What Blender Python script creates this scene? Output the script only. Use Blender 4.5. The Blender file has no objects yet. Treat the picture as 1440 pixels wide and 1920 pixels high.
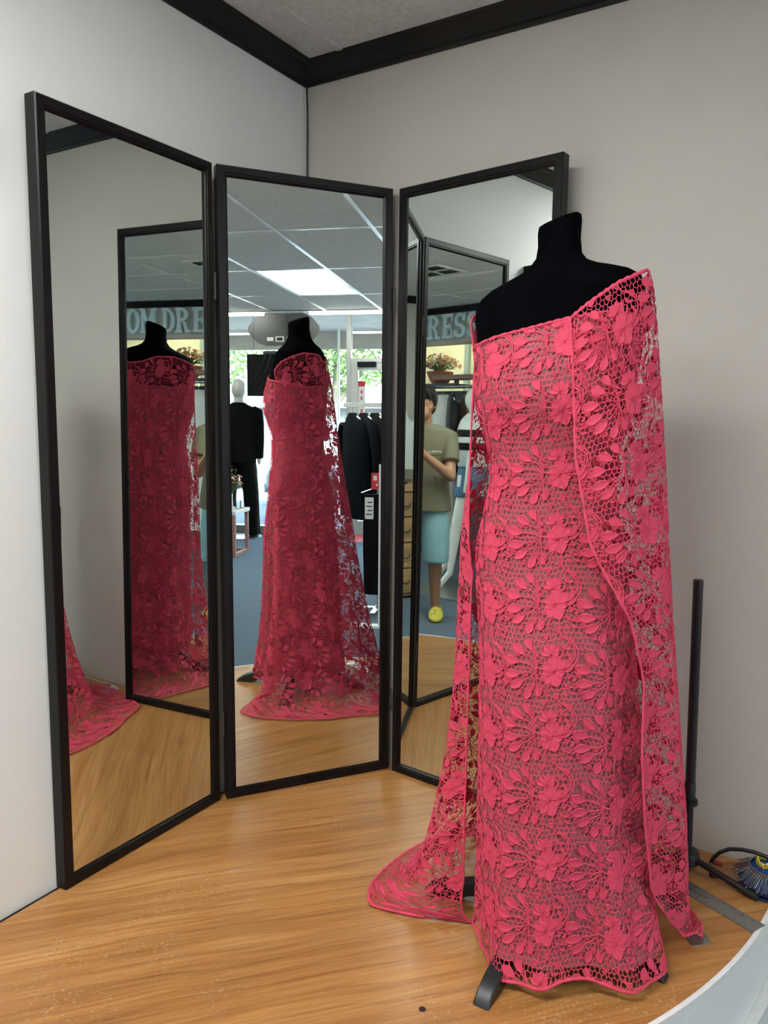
import bpy, bmesh, math, random
import numpy as np
from mathutils import Vector, Matrix, Euler

random.seed(7)
rng = np.random.default_rng(11)
SC = bpy.context.scene
COL = SC.collection
pi = math.pi

# ------------------------------------------------------------------ camera, world, sun, exposure
cam_d = bpy.data.cameras.new('camera')
cam = bpy.data.objects.new('camera', cam_d)
COL.objects.link(cam)
cam_d.sensor_fit = 'HORIZONTAL'
cam_d.sensor_width = 36.0
cam_d.lens = 1434.98 / 1440 * 36.0
cam_d.clip_start = 0.005
cam_d.clip_end = 200
CAMP = Vector((2.1549, 1.6210, 1.1670))
_r = Vector((-0.5223, 0.8527, 0.0075)).normalized()
_f = Vector((-0.8473, -0.5179, -0.1177)).normalized()
_u = _r.cross(_f).normalized()
_r = _f.cross(_u).normalized()
cam.matrix_world = Matrix(((_r.x, _u.x, -_f.x, CAMP.x), (_r.y, _u.y, -_f.y, CAMP.y), (_r.z, _u.z, -_f.z, CAMP.z), (0, 0, 0, 1)))
SC.camera = cam

W = bpy.data.worlds.new('daylight')
SC.world = W
W.use_nodes = True
wn = W.node_tree
bg = wn.nodes['Background']
sky = wn.nodes.new('ShaderNodeTexSky')
sky.sky_type = 'NISHITA'
sky.sun_disc = False
sky.sun_elevation = math.radians(52)
sky.sun_rotation = math.radians(200)
sky.air_density = 1.6
sky.dust_density = 4.0
wn.links.new(sky.outputs[0], bg.inputs[0])
bg.inputs[1].default_value = 1.5

sun_d = bpy.data.lights.new('sun', 'SUN')
sun_d.energy = 3.5
sun_d.angle = math.radians(0.6)
sun_d.color = (1.0, 0.95, 0.88)
sun = bpy.data.objects.new('sun', sun_d)
COL.objects.link(sun)
sun.rotation_euler = Vector((0.25, 0.55, -0.8)).to_track_quat('-Z', 'Y').to_euler()

portal_d = bpy.data.lights.new('storefront_portal', 'AREA')
portal_d.shape = 'RECTANGLE'
portal_d.size = 4.2
portal_d.size_y = 2.7
portal_d.cycles.is_portal = True
portal = bpy.data.objects.new('storefront_portal', portal_d)
COL.objects.link(portal)
portal.location = (2.11, 7.04, 1.06)
portal.rotation_euler = (math.radians(-90), 0, 0)

SC.view_settings.view_transform = 'Standard'
SC.view_settings.look = 'None'
SC.view_settings.exposure = 2.05
SC.view_settings.gamma = 1.0
SC.view_settings.use_curve_mapping = False
SC.cycles.use_denoising = True
SC.cycles.max_bounces = 14
SC.cycles.diffuse_bounces = 6
SC.cycles.glossy_bounces = 10
SC.cycles.transmission_bounces = 8
SC.cycles.transparent_max_bounces = 24
SC.cycles.caustics_reflective = True
SC.cycles.sample_clamp_indirect = 6.0
SC.cycles.blur_glossy = 0.5

FLOOR = -0.28
CEIL = 2.325

# ------------------------------------------------------------------ materials
MATS = {}
def mat(name, col=(.5, .5, .5), rough=.6, metal=0.0, nscale=0, namt=0.0, bump=0.0, bscale=60, spec=.5,
        sheen=0.0, trans=0.0, coat=0.0, emit=None, estr=0.0, stretch=None, col2=None):
    if name in MATS:
        return MATS[name]
    m = bpy.data.materials.new(name)
    m.use_nodes = True
    nt = m.node_tree
    p = nt.nodes['Principled BSDF']
    p.inputs['Base Color'].default_value = (*col, 1)
    p.inputs['Roughness'].default_value = rough
    p.inputs['Metallic'].default_value = metal
    p.inputs['Specular IOR Level'].default_value = spec
    p.inputs['Sheen Weight'].default_value = sheen
    p.inputs['Coat Weight'].default_value = coat
    if emit:
        p.inputs['Emission Color'].default_value = (*emit, 1)
        p.inputs['Emission Strength'].default_value = estr
    tc = nt.nodes.new('ShaderNodeTexCoord')
    mp = nt.nodes.new('ShaderNodeMapping')
    nt.links.new(tc.outputs['Object'], mp.inputs[0])
    if stretch:
        mp.inputs['Scale'].default_value = stretch
    if nscale:
        n = nt.nodes.new('ShaderNodeTexNoise')
        n.inputs['Scale'].default_value = nscale
        n.inputs['Detail'].default_value = 6
        nt.links.new(mp.outputs[0], n.inputs['Vector'])
        r = nt.nodes.new('ShaderNodeValToRGB')
        c2 = col2 or tuple(max(0, c * (1 - namt)) for c in col)
        c1 = col if col2 else tuple(min(1, c * (1 + namt)) for c in col)
        r.color_ramp.elements[0].position = .3
        r.color_ramp.elements[1].position = .7
        r.color_ramp.elements[0].color = (*c2, 1)
        r.color_ramp.elements[1].color = (*c1, 1)
        nt.links.new(n.outputs[0], r.inputs[0])
        nt.links.new(r.outputs[0], p.inputs['Base Color'])
    if bump:
        n2 = nt.nodes.new('ShaderNodeTexNoise')
        n2.inputs['Scale'].default_value = bscale
        n2.inputs['Detail'].default_value = 4
        nt.links.new(mp.outputs[0], n2.inputs['Vector'])
        b = nt.nodes.new('ShaderNodeBump')
        b.inputs['Strength'].default_value = bump
        b.inputs['Distance'].default_value = .004
        nt.links.new(n2.outputs[0], b.inputs['Height'])
        nt.links.new(b.outputs[0], p.inputs['Normal'])
    if trans:
        t = nt.nodes.new('ShaderNodeBsdfTranslucent')
        t.inputs[0].default_value = (*col, 1)
        mx = nt.nodes.new('ShaderNodeMixShader')
        mx.inputs[0].default_value = trans
        nt.links.new(p.outputs[0], mx.inputs[1])
        nt.links.new(t.outputs[0], mx.inputs[2])
        nt.links.new(mx.outputs[0], nt.nodes['Material Output'].inputs[0])
    MATS[name] = m
    return m

def wood_platform():
    m = bpy.data.materials.new('varnished_plywood')
    m.use_nodes = True
    nt = m.node_tree
    N, Lk = nt.nodes, nt.links
    p = N['Principled BSDF']
    tc = N.new('ShaderNodeTexCoord')
    rot = N.new('ShaderNodeMapping')
    rot.inputs['Rotation'].default_value = (0, 0, math.radians(-138))
    Lk.new(tc.outputs['Object'], rot.inputs[0])
    wob = N.new('ShaderNodeTexNoise'); wob.inputs['Scale'].default_value = 1.3; wob.inputs['Detail'].default_value = 2
    Lk.new(rot.outputs[0], wob.inputs['Vector'])
    wv = N.new('ShaderNodeVectorMath'); wv.operation = 'MULTIPLY_ADD'
    wv.inputs[1].default_value = (.0, .075, 0)
    Lk.new(wob.outputs['Color'], wv.inputs[0]); Lk.new(rot.outputs[0], wv.inputs[2])
    def streak(sx, sy, detail):
        mp = N.new('ShaderNodeMapping'); mp.inputs['Scale'].default_value = (sx, sy, 1)
        Lk.new(wv.outputs[0], mp.inputs[0])
        n = N.new('ShaderNodeTexNoise'); n.inputs['Scale'].default_value = 1; n.inputs['Detail'].default_value = detail
        n.inputs['Roughness'].default_value = .6
        Lk.new(mp.outputs[0], n.inputs['Vector'])
        return n
    a = streak(1.2, 18, 6); b = streak(5, 150, 6); c = streak(.9, 4, 3)
    r1 = N.new('ShaderNodeValToRGB')
    r1.color_ramp.elements[0].position = .33; r1.color_ramp.elements[0].color = (.41, .195, .060, 1)
    r1.color_ramp.elements[1].position = .68; r1.color_ramp.elements[1].color = (.58, .310, .112, 1)
    e = r1.color_ramp.elements.new(.5); e.color = (.50, .245, .078, 1)
    Lk.new(a.outputs[0], r1.inputs[0])
    r2 = N.new('ShaderNodeValToRGB')
    r2.color_ramp.elements[0].position = .36; r2.color_ramp.elements[0].color = (.62, .50, .42, 1)
    r2.color_ramp.elements[1].position = .62; r2.color_ramp.elements[1].color = (1, 1, 1, 1)
    Lk.new(b.outputs[0], r2.inputs[0])
    mx = N.new('ShaderNodeMix'); mx.data_type = 'RGBA'; mx.blend_type = 'MULTIPLY'; mx.inputs[0].default_value = .6
    Lk.new(r1.outputs[0], mx.inputs[6]); Lk.new(r2.outputs[0], mx.inputs[7])
    wm = N.new('ShaderNodeMapping'); wm.inputs['Scale'].default_value = (.55, 2.6, 1); Lk.new(wv.outputs[0], wm.inputs[0])
    wt = N.new('ShaderNodeTexWave'); wt.wave_type = 'BANDS'; wt.bands_direction = 'Y'; wt.wave_profile = 'SAW'
    wt.inputs['Scale'].default_value = 2.6; wt.inputs['Distortion'].default_value = 9.0; wt.inputs['Detail'].default_value = 3.0; wt.inputs['Detail Scale'].default_value = .9; wt.inputs['Detail Roughness'].default_value = .45
    Lk.new(wm.outputs[0], wt.inputs['Vector'])
    rw = N.new('ShaderNodeValToRGB')
    rw.color_ramp.elements[0].position = .0; rw.color_ramp.elements[0].color = (1, 1, 1, 1)
    rw.color_ramp.elements[1].position = 1.0; rw.color_ramp.elements[1].color = (.66, .57, .51, 1)
    ee = rw.color_ramp.elements.new(.72); ee.color = (.97, .96, .95, 1)
    Lk.new(wt.outputs[0], rw.inputs[0])
    mw = N.new('ShaderNodeMix'); mw.data_type = 'RGBA'; mw.blend_type = 'MULTIPLY'; mw.inputs[0].default_value = .55
    Lk.new(mx.outputs[2], mw.inputs[6]); Lk.new(rw.outputs[0], mw.inputs[7])
    mx = mw
    r3 = N.new('ShaderNodeValToRGB')
    r3.color_ramp.elements[0].position = .3; r3.color_ramp.elements[0].color = (.78, .70, .66, 1)
    r3.color_ramp.elements[1].position = .75; r3.color_ramp.elements[1].color = (1.12, 1.1, 1.05, 1)
    Lk.new(c.outputs[0], r3.inputs[0])
    mx2 = N.new('ShaderNodeMix'); mx2.data_type = 'RGBA'; mx2.blend_type = 'MULTIPLY'; mx2.inputs[0].default_value = .8
    Lk.new(mx.outputs[2], mx2.inputs[6]); Lk.new(r3.outputs[0], mx2.inputs[7])
    # worn pale scuffs
    sc1 = N.new('ShaderNodeTexNoise'); sc1.inputs['Scale'].default_value = 2.6; sc1.inputs['Detail'].default_value = 1
    Lk.new(tc.outputs['Object'], sc1.inputs['Vector'])
    sc2 = N.new('ShaderNodeTexNoise'); sc2.inputs['Scale'].default_value = 130; sc2.inputs['Detail'].default_value = 8
    Lk.new(tc.outputs['Object'], sc2.inputs['Vector'])
    q1 = N.new('ShaderNodeMapRange'); q1.inputs[1].default_value = .56; q1.inputs[2].default_value = .68; Lk.new(sc1.outputs[0], q1.inputs[0])
    q2 = N.new('ShaderNodeMapRange'); q2.inputs[1].default_value = .57; q2.inputs[2].default_value = .72; Lk.new(sc2.outputs[0], q2.inputs[0])
    mu = N.new('ShaderNodeMath'); mu.operation = 'MULTIPLY'; Lk.new(q1.outputs[0], mu.inputs[0]); Lk.new(q2.outputs[0], mu.inputs[1])
    mu2 = N.new('ShaderNodeMath'); mu2.operation = 'MULTIPLY'; mu2.inputs[1].default_value = .38; Lk.new(mu.outputs[0], mu2.inputs[0])
    mx3 = N.new('ShaderNodeMix'); mx3.data_type = 'RGBA'; mx3.inputs[7].default_value = (.72, .60, .45, 1)
    Lk.new(mu2.outputs[0], mx3.inputs[0]); Lk.new(mx2.outputs[2], mx3.inputs[6])
    Lk.new(mx3.outputs[2], p.inputs['Base Color'])
    rr = N.new('ShaderNodeMapRange'); rr.inputs[3].default_value = .24; rr.inputs[4].default_value = .42
    Lk.new(b.outputs[0], rr.inputs[0]); Lk.new(rr.outputs[0], p.inputs['Roughness'])
    bp = N.new('ShaderNodeBump'); bp.inputs['Strength'].default_value = .12; bp.inputs['Distance'].default_value = .002
    Lk.new(b.outputs[0], bp.inputs['Height']); Lk.new(bp.outputs[0], p.inputs['Normal'])
    return m

def glass_mat():
    m = bpy.data.materials.new('clear_glass')
    m.use_nodes = True
    nt = m.node_tree
    nt.nodes.remove(nt.nodes['Principled BSDF'])
    tr = nt.nodes.new('ShaderNodeBsdfTransparent'); tr.inputs[0].default_value = (.93, .96, .95, 1)
    gl = nt.nodes.new('ShaderNodeBsdfGlossy'); gl.inputs['Roughness'].default_value = .01
    fr = nt.nodes.new('ShaderNodeFresnel'); fr.inputs[0].default_value = 1.45
    mx = nt.nodes.new('ShaderNodeMixShader')
    nt.links.new(fr.outputs[0], mx.inputs[0]); nt.links.new(tr.outputs[0], mx.inputs[1]); nt.links.new(gl.outputs[0], mx.inputs[2])
    nt.links.new(mx.outputs[0], nt.nodes['Material Output'].inputs[0])
    return m

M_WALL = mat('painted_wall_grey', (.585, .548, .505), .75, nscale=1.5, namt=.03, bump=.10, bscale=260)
M_WHITE = mat('painted_wall_white', (.78, .79, .80), .6, nscale=2, namt=.03, bump=.05, bscale=90)
M_CREAM = mat('painted_wall_cream', (.80, .75, .55), .7, nscale=2, namt=.02)
M_CROWN = mat('black_painted_moulding', (.011, .0105, .010), .50, nscale=9, namt=.2, spec=.3)
M_TILE = mat('ceiling_tile', (.70, .69, .665), .9, nscale=60, namt=.10, bump=.5, bscale=220)
M_TBAR = mat('ceiling_grid_white', (.88, .90, .91), .22, spec=1.0)
M_CARPET = mat('blue_carpet', (.105, .145, .195), .95, nscale=240, namt=.35, bump=.7, bscale=300)
M_FRAME = mat('black_lacquered_wood', (.0075, .0062, .0062), .36, nscale=14, namt=.35, stretch=(1, 1, .05), spec=.22)
M_FRAME_IN = mat('black_lacquered_bead', (.020, .021, .023), .22, coat=.3)
M_MIRROR = mat('mirror_silver', (.755, .805, .775), .0, metal=1.0)
M_STEEL = mat('brushed_steel', (.50, .50, .50), .34, metal=1.0, nscale=40, namt=.08)
M_HINGE = mat('worn_hinge_steel', (.07, .065, .06), .6, metal=.4)
M_CHROME = mat('chrome', (.75, .76, .77), .15, metal=1.0)
M_BRASSD = mat('dark_hinge_metal', (.10, .095, .09), .4, metal=.8)
M_BLACK = mat('black_plastic', (.012, .012, .013), .35)
M_BLACKMAT = mat('black_matte', (.008, .008, .009), .65, spec=.25)
M_RUBBER = mat('black_rubber', (.017, .020, .018), .7)
M_VELVET = mat('black_velvet', (.0018, .0018, .0028), .95, spec=.03, nscale=40, namt=.4)
M_LACE = mat('coral_lace', (.76, .074, .145), .62, trans=.10, spec=.22)
M_LACE_HEM = mat('coral_lace_hem', (.76, .074, .145), .62, spec=.22, bump=.35, bscale=500)
M_LINING = mat('dusty_rose_lining', (.36, .100, .115), .55, spec=.35, nscale=5, namt=.05)
M_WOOD = wood_platform()
M_ALU = mat('aluminium_frame', (.62, .62, .60), .4, metal=.6)
M_GLASS = glass_mat()
M_SIGN = mat('sign_letter_blue', (.66, .80, .85), .55)
M_SIGN_SIDE = mat('sign_panel_grey', (.52, .50, .45), .8, nscale=3, namt=.05)
M_SKIN = mat('skin', (.40, .20, .115), .5, nscale=12, namt=.06)
M_HAIR = mat('black_hair', (.010, .009, .009), .38, bump=.8, bscale=90, stretch=(1, 1, .15))
M_SHIRT = mat('olive_cotton', (.165, .148, .092), .85, nscale=8, namt=.06, bump=.15, bscale=300)
M_SHORTS = mat('pale_blue_cotton', (.27, .47, .52), .85, nscale=6, namt=.10, bump=.3, bscale=30)
M_CLOG = mat('yellow_foam', (.64, .55, .07), .6)
M_MANNEQ = mat('white_gloss_mannequin', (.80, .80, .77), .22, coat=.3)
M_SUIT = mat('black_suit_wool', (.006, .006, .007), .85, nscale=60, namt=.2, spec=.08)
M_COATS = [mat('coat_cloth_%d' % i, tuple(x * .6 for x in c), .9, nscale=40, namt=.15, spec=.08) for i, c in enumerate([(.010, .012, .018), (.014, .016, .022), (.012, .013, .016), (.030, .030, .032), (.016, .022, .034), (.05, .06, .075)])]
M_DENIM = mat('blue_denim', (.085, .185, .30), .85, nscale=90, namt=.2, bump=.2, bscale=400)
M_WHITECLOTH = mat('white_cotton', (.76, .77, .77), .8, nscale=4, namt=.04)
M_TERRA = mat('terracotta', (.36, .125, .075), .75, nscale=9, namt=.1)
M_SHELF = mat('shelf_wood', (.30, .165, .125), .6, nscale=14, namt=.25, stretch=(1, .12, 1))
M_CABINET = mat('oak_cabinet', (.42, .25, .11), .5, nscale=16, namt=.28, stretch=(1, .15, 1))
M_TABLEWOOD = mat('pinkish_table_wood', (.40, .20, .16), .45, nscale=14, namt=.15)
M_PAPER = mat('white_paper', (.82, .82, .80), .8)
M_RED = mat('red_card', (.62, .03, .04), .5)
M_INK = mat('black_ink', (.015, .015, .015), .7)
M_TRIM_WHITE = mat('white_gloss_trim', (.80, .81, .82), .35, nscale=30, namt=.04)
M_SLATE = mat('dark_slate_panel', (.075, .085, .095), .6)
M_TUBE = mat('fluorescent_tube', (.9, .9, .9), .4, emit=(1.0, .97, .90), estr=9.0)
M_PANEL = mat('light_diffuser', (.9, .95, .95), .5, emit=(.96, .99, .96), estr=7.0)

# ------------------------------------------------------------------ mesh helpers
ROOTM = {}
def tag(o, label=None, cat=None, group=None, kind=None):
    if label: o['label'] = label
    if cat: o['category'] = cat
    if group: o['group'] = group
    if kind: o['kind'] = kind
    return o

def thing(name, label, cat, loc=(0, 0, 0), rz=0.0, group=None):
    o = bpy.data.objects.new(name, None)
    o.empty_display_size = .1
    COL.objects.link(o)
    o.location = loc
    o.rotation_euler = (0, 0, rz)
    ROOTM[o.name] = Matrix.Translation(Vector(loc)) @ Matrix.Rotation(rz, 4, 'Z')
    return tag(o, label, cat, group)

class MB:
    def __init__(s):
        s.v = []; s.f = []
    def add(s, vs, fs):
        b = len(s.v)
        s.v += [tuple(x) for x in vs]
        s.f += [tuple(i + b for i in f) for f in fs]
        return s
    def box(s, c, d, rot=None):
        c = Vector(c)
        vs = []
        for x in (-.5, .5):
            for y in (-.5, .5):
                for z in (-.5, .5):
                    p = Vector((x * d[0], y * d[1], z * d[2]))
                    if rot is not None: p = rot @ p
                    vs.append(c + p)
        return s.add(vs, [(0, 1, 3, 2), (4, 6, 7, 5), (0, 4, 5, 1), (2, 3, 7, 6), (0, 2, 6, 4), (1, 5, 7, 3)])
    def bb(s, x0, x1, y0, y1, z0, z1):
        return s.box(((x0 + x1) / 2, (y0 + y1) / 2, (z0 + z1) / 2), (x1 - x0, y1 - y0, z1 - z0))
    def loft(s, rings, cap=True, close=True):
        b = len(s.v); n = len(rings[0])
        for r in rings: s.v += [tuple(p) for p in r]
        for i in range(len(rings) - 1):
            for j in range(n if close else n - 1):
                k = (j + 1) % n
                s.f.append((b + i * n + j, b + i * n + k, b + (i + 1) * n + k, b + (i + 1) * n + j))
        if cap:
            s.f.append(tuple(b + j for j in reversed(range(n))))
            s.f.append(tuple(b + (len(rings) - 1) * n + j for j in range(n)))
        return s
    def tube(s, path, r, n=10, cap=True):
        path = [Vector(p) for p in path]
        if not hasattr(r, '__len__'): r = [r] * len(path)
        rings = []
        up = None
        for i, p in enumerate(path):
            t = (path[min(i + 1, len(path) - 1)] - path[max(i - 1, 0)]).normalized()
            if up is None:
                up = Vector((0, 0, 1)) if abs(t.z) < .9 else Vector((1, 0, 0))
            a = t.cross(up).normalized(); up = a.cross(t).normalized()
            rr = r[i]
            if not hasattr(rr, '__len__'): rr = (rr, rr)
            rings.append([p + a * (math.cos(2 * pi * k / n) * rr[0]) + up * (math.sin(2 * pi * k / n) * rr[1]) for k in range(n)])
        return s.loft(rings, cap)
    def lathe(s, prof, n=24, c=(0, 0, 0), sx=1, sy=1):
        rings = [[(c[0] + r * sx * math.cos(2 * pi * k / n), c[1] + r * sy * math.sin(2 * pi * k / n), c[2] + z) for k in range(n)] for r, z in prof]
        return s.loft(rings)
    def ball(s, c, r, n=12, m=8, rot=None):
        if not hasattr(r, '__len__'): r = (r, r, r)
        rings = []
        for i in range(m + 1):
            a = -pi / 2 + pi * i / m
            a = max(-pi / 2 + .02, min(pi / 2 - .02, a))
            ring = []
            for k in range(n):
                p = Vector((r[0] * math.cos(a) * math.cos(2 * pi * k / n), r[1] * math.cos(a) * math.sin(2 * pi * k / n), r[2] * math.sin(a)))
                if rot is not None: p = rot @ p
                ring.append(Vector(c) + p)
            rings.append(ring)
        return s.loft(rings)
    def limb(s, p0, p1, r0, r1, n=12):
        p0, p1 = Vector(p0), Vector(p1)
        d = (p1 - p0); L = d.length; d = d / L
        path, rad = [], []
        for a in (-.98, -.7, -.35):
            path.append(p0 + d * (r0 * a)); rad.append(r0 * math.sqrt(max(0, 1 - a * a)))
        path.append(p0); rad.append(r0)
        path.append(p1); rad.append(r1)
        for a in (.35, .7, .98):
            path.append(p1 + d * (r1 * a)); rad.append(r1 * math.sqrt(max(0, 1 - a * a)))
        return s.tube(path, rad, n)
    def prism(s, poly, z0, z1, fr=None):
        n = len(poly)
        T = fr or (lambda x, y, z: (x, y, z))
        vs = [T(x, y, z0) for x, y in poly] + [T(x, y, z1) for x, y in poly]
        fs = [tuple(reversed(range(n))), tuple(range(n, 2 * n))] + [(i, (i + 1) % n, n + (i + 1) % n, n + i) for i in range(n)]
        return s.add(vs, fs)
    def build(s, name, m, parent=None, smooth=False, world=True, bevel=0, angle=40, kind=None):
        me = bpy.data.meshes.new(name)
        vs = s.v
        if parent is not None and world:
            inv = ROOTM[parent.name].inverted()
            vs = [inv @ Vector(v) for v in vs]
        me.from_pydata([tuple(v) for v in vs], [], s.f)
        me.materials.append(m)
        bm = bmesh.new(); bm.from_mesh(me)
        bmesh.ops.recalc_face_normals(bm, faces=bm.faces)
        bm.to_mesh(me); bm.free()
        if smooth:
            me.polygons.foreach_set('use_smooth', [True] * len(me.polygons))
            me.set_sharp_from_angle(angle=math.radians(angle))
        o = bpy.data.objects.new(name, me)
        COL.objects.link(o)
        if parent is not None:
            o.parent = parent
            ROOTM[o.name] = ROOTM[parent.name]
        else:
            ROOTM[o.name] = Matrix.Identity(4)
        if bevel:
            b = o.modifiers.new('bevel', 'BEVEL'); b.width = bevel; b.segments = 2; b.limit_method = 'ANGLE'; b.angle_limit = math.radians(50)
        if kind: o['kind'] = kind
        return o

def remeshed(o, vox, smooth=4):
    r = o.modifiers.new('continuous', 'REMESH'); r.mode = 'VOXEL'; r.voxel_size = vox; r.use_smooth_shade = True
    if smooth:
        sm = o.modifiers.new('soften', 'SMOOTH'); sm.factor = .5; sm.iterations = smooth
    return o

def copy_tree(o, parent=None):
    c = o.copy(); COL.objects.link(c); c.parent = parent
    ROOTM[c.name] = ROOTM.get(o.name, Matrix.Identity(4))
    for ch in list(o.children):
        copy_tree(ch, c)
    return c

def text_mesh(body, size, extrude=.0):
    cu = bpy.data.curves.new('lettering', 'FONT')
    cu.body = body; cu.size = size; cu.extrude = extrude; cu.align_x = 'LEFT'; cu.resolution_u = 2
    to = bpy.data.objects.new('lettering', cu)
    COL.objects.link(to)
    dg = bpy.context.evaluated_depsgraph_get()
    me = bpy.data.meshes.new_from_object(to.evaluated_get(dg))
    vs = [tuple(v.co) for v in me.vertices]; fs = [tuple(p.vertices) for p in me.polygons]
    bpy.data.objects.remove(to); bpy.data.curves.remove(cu); bpy.data.meshes.remove(me)
    return vs, fs

def text_on(name, body, size, origin, ex, ey, m, parent, ez=None, thick=.0004):
    vs, fs = text_mesh(body, size)
    o, ex, ey = Vector(origin), Vector(ex).normalized(), Vector(ey).normalized()
    ez = ex.cross(ey)
    mb = MB(); mb.add([o + ex * v[0] + ey * v[1] + ez * thick for v in vs], fs)
    ob = mb.build(name, m, parent)
    return ob

def struct(name, mb, m, **k):
    return tag(mb.build(name, m, **k), kind='structure')

# ------------------------------------------------------------------ the room
XW = 5.25          # far cream wall of the side bay
YS = 7.08          # storefront
struct('floor', MB().bb(-.12, XW, -.12, YS, FLOOR - .05, FLOOR), M_CARPET)
struct('wall_left', MB().bb(-.12, XW + .1, -.12, -.016, FLOOR, 2.75), mat('painted_wall_daylit', (.74, .725, .705), .75, nscale=1.5, namt=.03, bump=.10, bscale=260))  # daylight on this wall is put into a lighter wall colour
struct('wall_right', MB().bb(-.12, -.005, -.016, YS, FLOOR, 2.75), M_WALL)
struct('wall_far_side', MB().bb(4.22, 4.34, -.016, 2.05, FLOOR, 2.4).bb(4.22, 4.34, 2.05, 6.1, 1.965, 2.4), M_WALL)
struct('wall_bay_back', MB().bb(XW, XW + .1, -.016, YS, FLOOR, 2.75), M_CREAM)
struct('wall_bay_end', MB().bb(4.34, XW, 1.95, 2.05, FLOOR, 2.75), M_CREAM)
tp = MB().bb(5.20, XW, 3.60, 3.66, FLOOR, 2.6)
struct('trim_bay_post', tp, mat('grey_green_trim', (.30, .36, .33), .5))

# crown moulding: profile (out from wall, down from ceiling)
CP = [(0, .060), (.006, .060), (.008, .050), (.016, .046), (.030, .030), (.044, .016), (.050, .012), (.056, .010), (.058, 0), (0, 0)]
def crown(name, p0, p1, out, m0=1, m1=1):
    """mitred run from p0 to p1; m = how far the profile runs back at each end"""
    p0, p1, out = Vector(p0), Vector(p1), Vector(out)
    d = (p1 - p0).normalized()
    mb = MB()
    r0 = [p0 + out * o + d * (o * m0) + Vector((0, 0, CEIL - z)) for o, z in CP]
    r1 = [p1 + out * o - d * (o * m1) + Vector((0, 0, CEIL - z)) for o, z in CP]
    mb.loft([r0, r1])
    return struct(name, mb, M_CROWN)
crown('trim_crown_left_wall', (-.005, -.016, 0), (4.22, -.016, 0), (0, 1, 0))
crown('trim_crown_right_wall', (-.005, -.016, 0), (-.005, 6.05, 0), (1, 0, 0), 1, 0)
crown('trim_crown_far_side', (4.22, -.016, 0), (4.22, 6.05, 0), (-1, 0, 0), 1, 0)

# suspended ceiling: slab, tiles, grid bars
ceil = struct('ceiling', MB().bb(-.12, XW + .1, -.12, 6.05, CEIL + .012, CEIL + .06).bb(-.12, XW + .1, 6.0, 6.05, CEIL + .0, 2.75).bb(-.12, XW + .1, 6.05, YS + .1, 2.70, 2.75), mat('plenum_white', (.62, .62, .60), .8))
ROOTM[ceil.name] = Matrix.Identity(4)
GX = [-.05, .56, 1.17, 1.78, 2.39, 3.0, 3.61, 4.22]
GY = [-1.06, .16, 1.38, 2.60, 3.82, 5.04, 6.05]
LIGHT = [(1.17, 3.82), (1.78, .16)]
tile_me = None
for i in range(7):
    for j in range(6):
        x0, x1 = max(GX[i], -.005) + .002, GX[i + 1] - .002
        y0, y1 = max(GY[j], -.016) + .002, GY[j + 1] - .002
        if (GX[i], GY[j]) in LIGHT: continue
        MB().bb(x0, x1, y0, y1, CEIL, CEIL + .011).build('ceiling_tile', M_TILE, ceil)
for x in GX[1:-1]:
    MB().bb(x - .013, x + .013, -.016, 6.05, CEIL - .004, CEIL + .0005).build('grid_bar', M_TBAR if x > .6 else M_TBAR, ceil)
for y in GY[1:-1]:
    MB().bb(0, 4.22, y - .010, y + .010, CEIL - .003, CEIL + .0004).build('grid_bar', M_TBAR if y > 1 else M_TILE, ceil)
# fluorescent troffers; the second is added out of view to light the gown
LIGHTS = [(1.17, 3.82, 'flat square-edged fluorescent ceiling panel glowing pale blue in the middle mirror'), (1.78, .16, 'added ceiling panel out of view, lighting the front of the gown')]
for lx, ly, lab in LIGHTS:
    cl = thing('ceiling_light', lab, 'ceiling light', (lx + .305, ly + .61, CEIL), group='ceiling light panels')
    MB().bb(lx + .005, lx + .03, ly + .005, ly + 1.215, CEIL - .003, CEIL + .010).bb(lx + .58, lx + .605, ly + .005, ly + 1.215, CEIL - .003, CEIL + .010).bb(lx + .03, lx + .58, ly + .005, ly + .025, CEIL - .003, CEIL + .010).bb(lx + .03, lx + .58, ly + 1.195, ly + 1.215, CEIL - .003, CEIL + .010).build('frame', M_TBAR, cl)
    MB().bb(lx + .03, lx + .58, ly + .025, ly + 1.195, CEIL + .001, CEIL + .008).build('diffuser', M_PANEL, cl)
# air vent in the ceiling
av = thing('ceiling_vent', 'square white ceiling air vent with dark slots', 'air vent', (2.74, 1.99, CEIL))
MB().bb(2.56, 2.92, 1.78, 1.81, CEIL - .008, CEIL).bb(2.56, 2.92, 2.17, 2.20, CEIL - .008, CEIL).bb(2.56, 2.59, 1.81, 2.17, CEIL - .008, CEIL).bb(2.89, 2.92, 1.81, 2.17, CEIL - .008, CEIL).build('frame', M_TBAR, av)
MB().bb(2.59, 2.89, 1.81, 2.17, CEIL - .0015, CEIL - .0005).build('duct', M_BLACKMAT, av)
MB().bb(2.73, 2.75, 1.81, 2.17, CEIL - .007, CEIL - .001).bb(2.59, 2.89, 1.98, 2.0, CEIL - .007, CEIL - .001).build('cross_bar', M_TBAR, av)
for k in range(6):
    MB().box((2.61 + .052 * k, 1.99, CEIL - .003), (.006, .36, .003)).build('louvre', M_SLATE, av)

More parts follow.
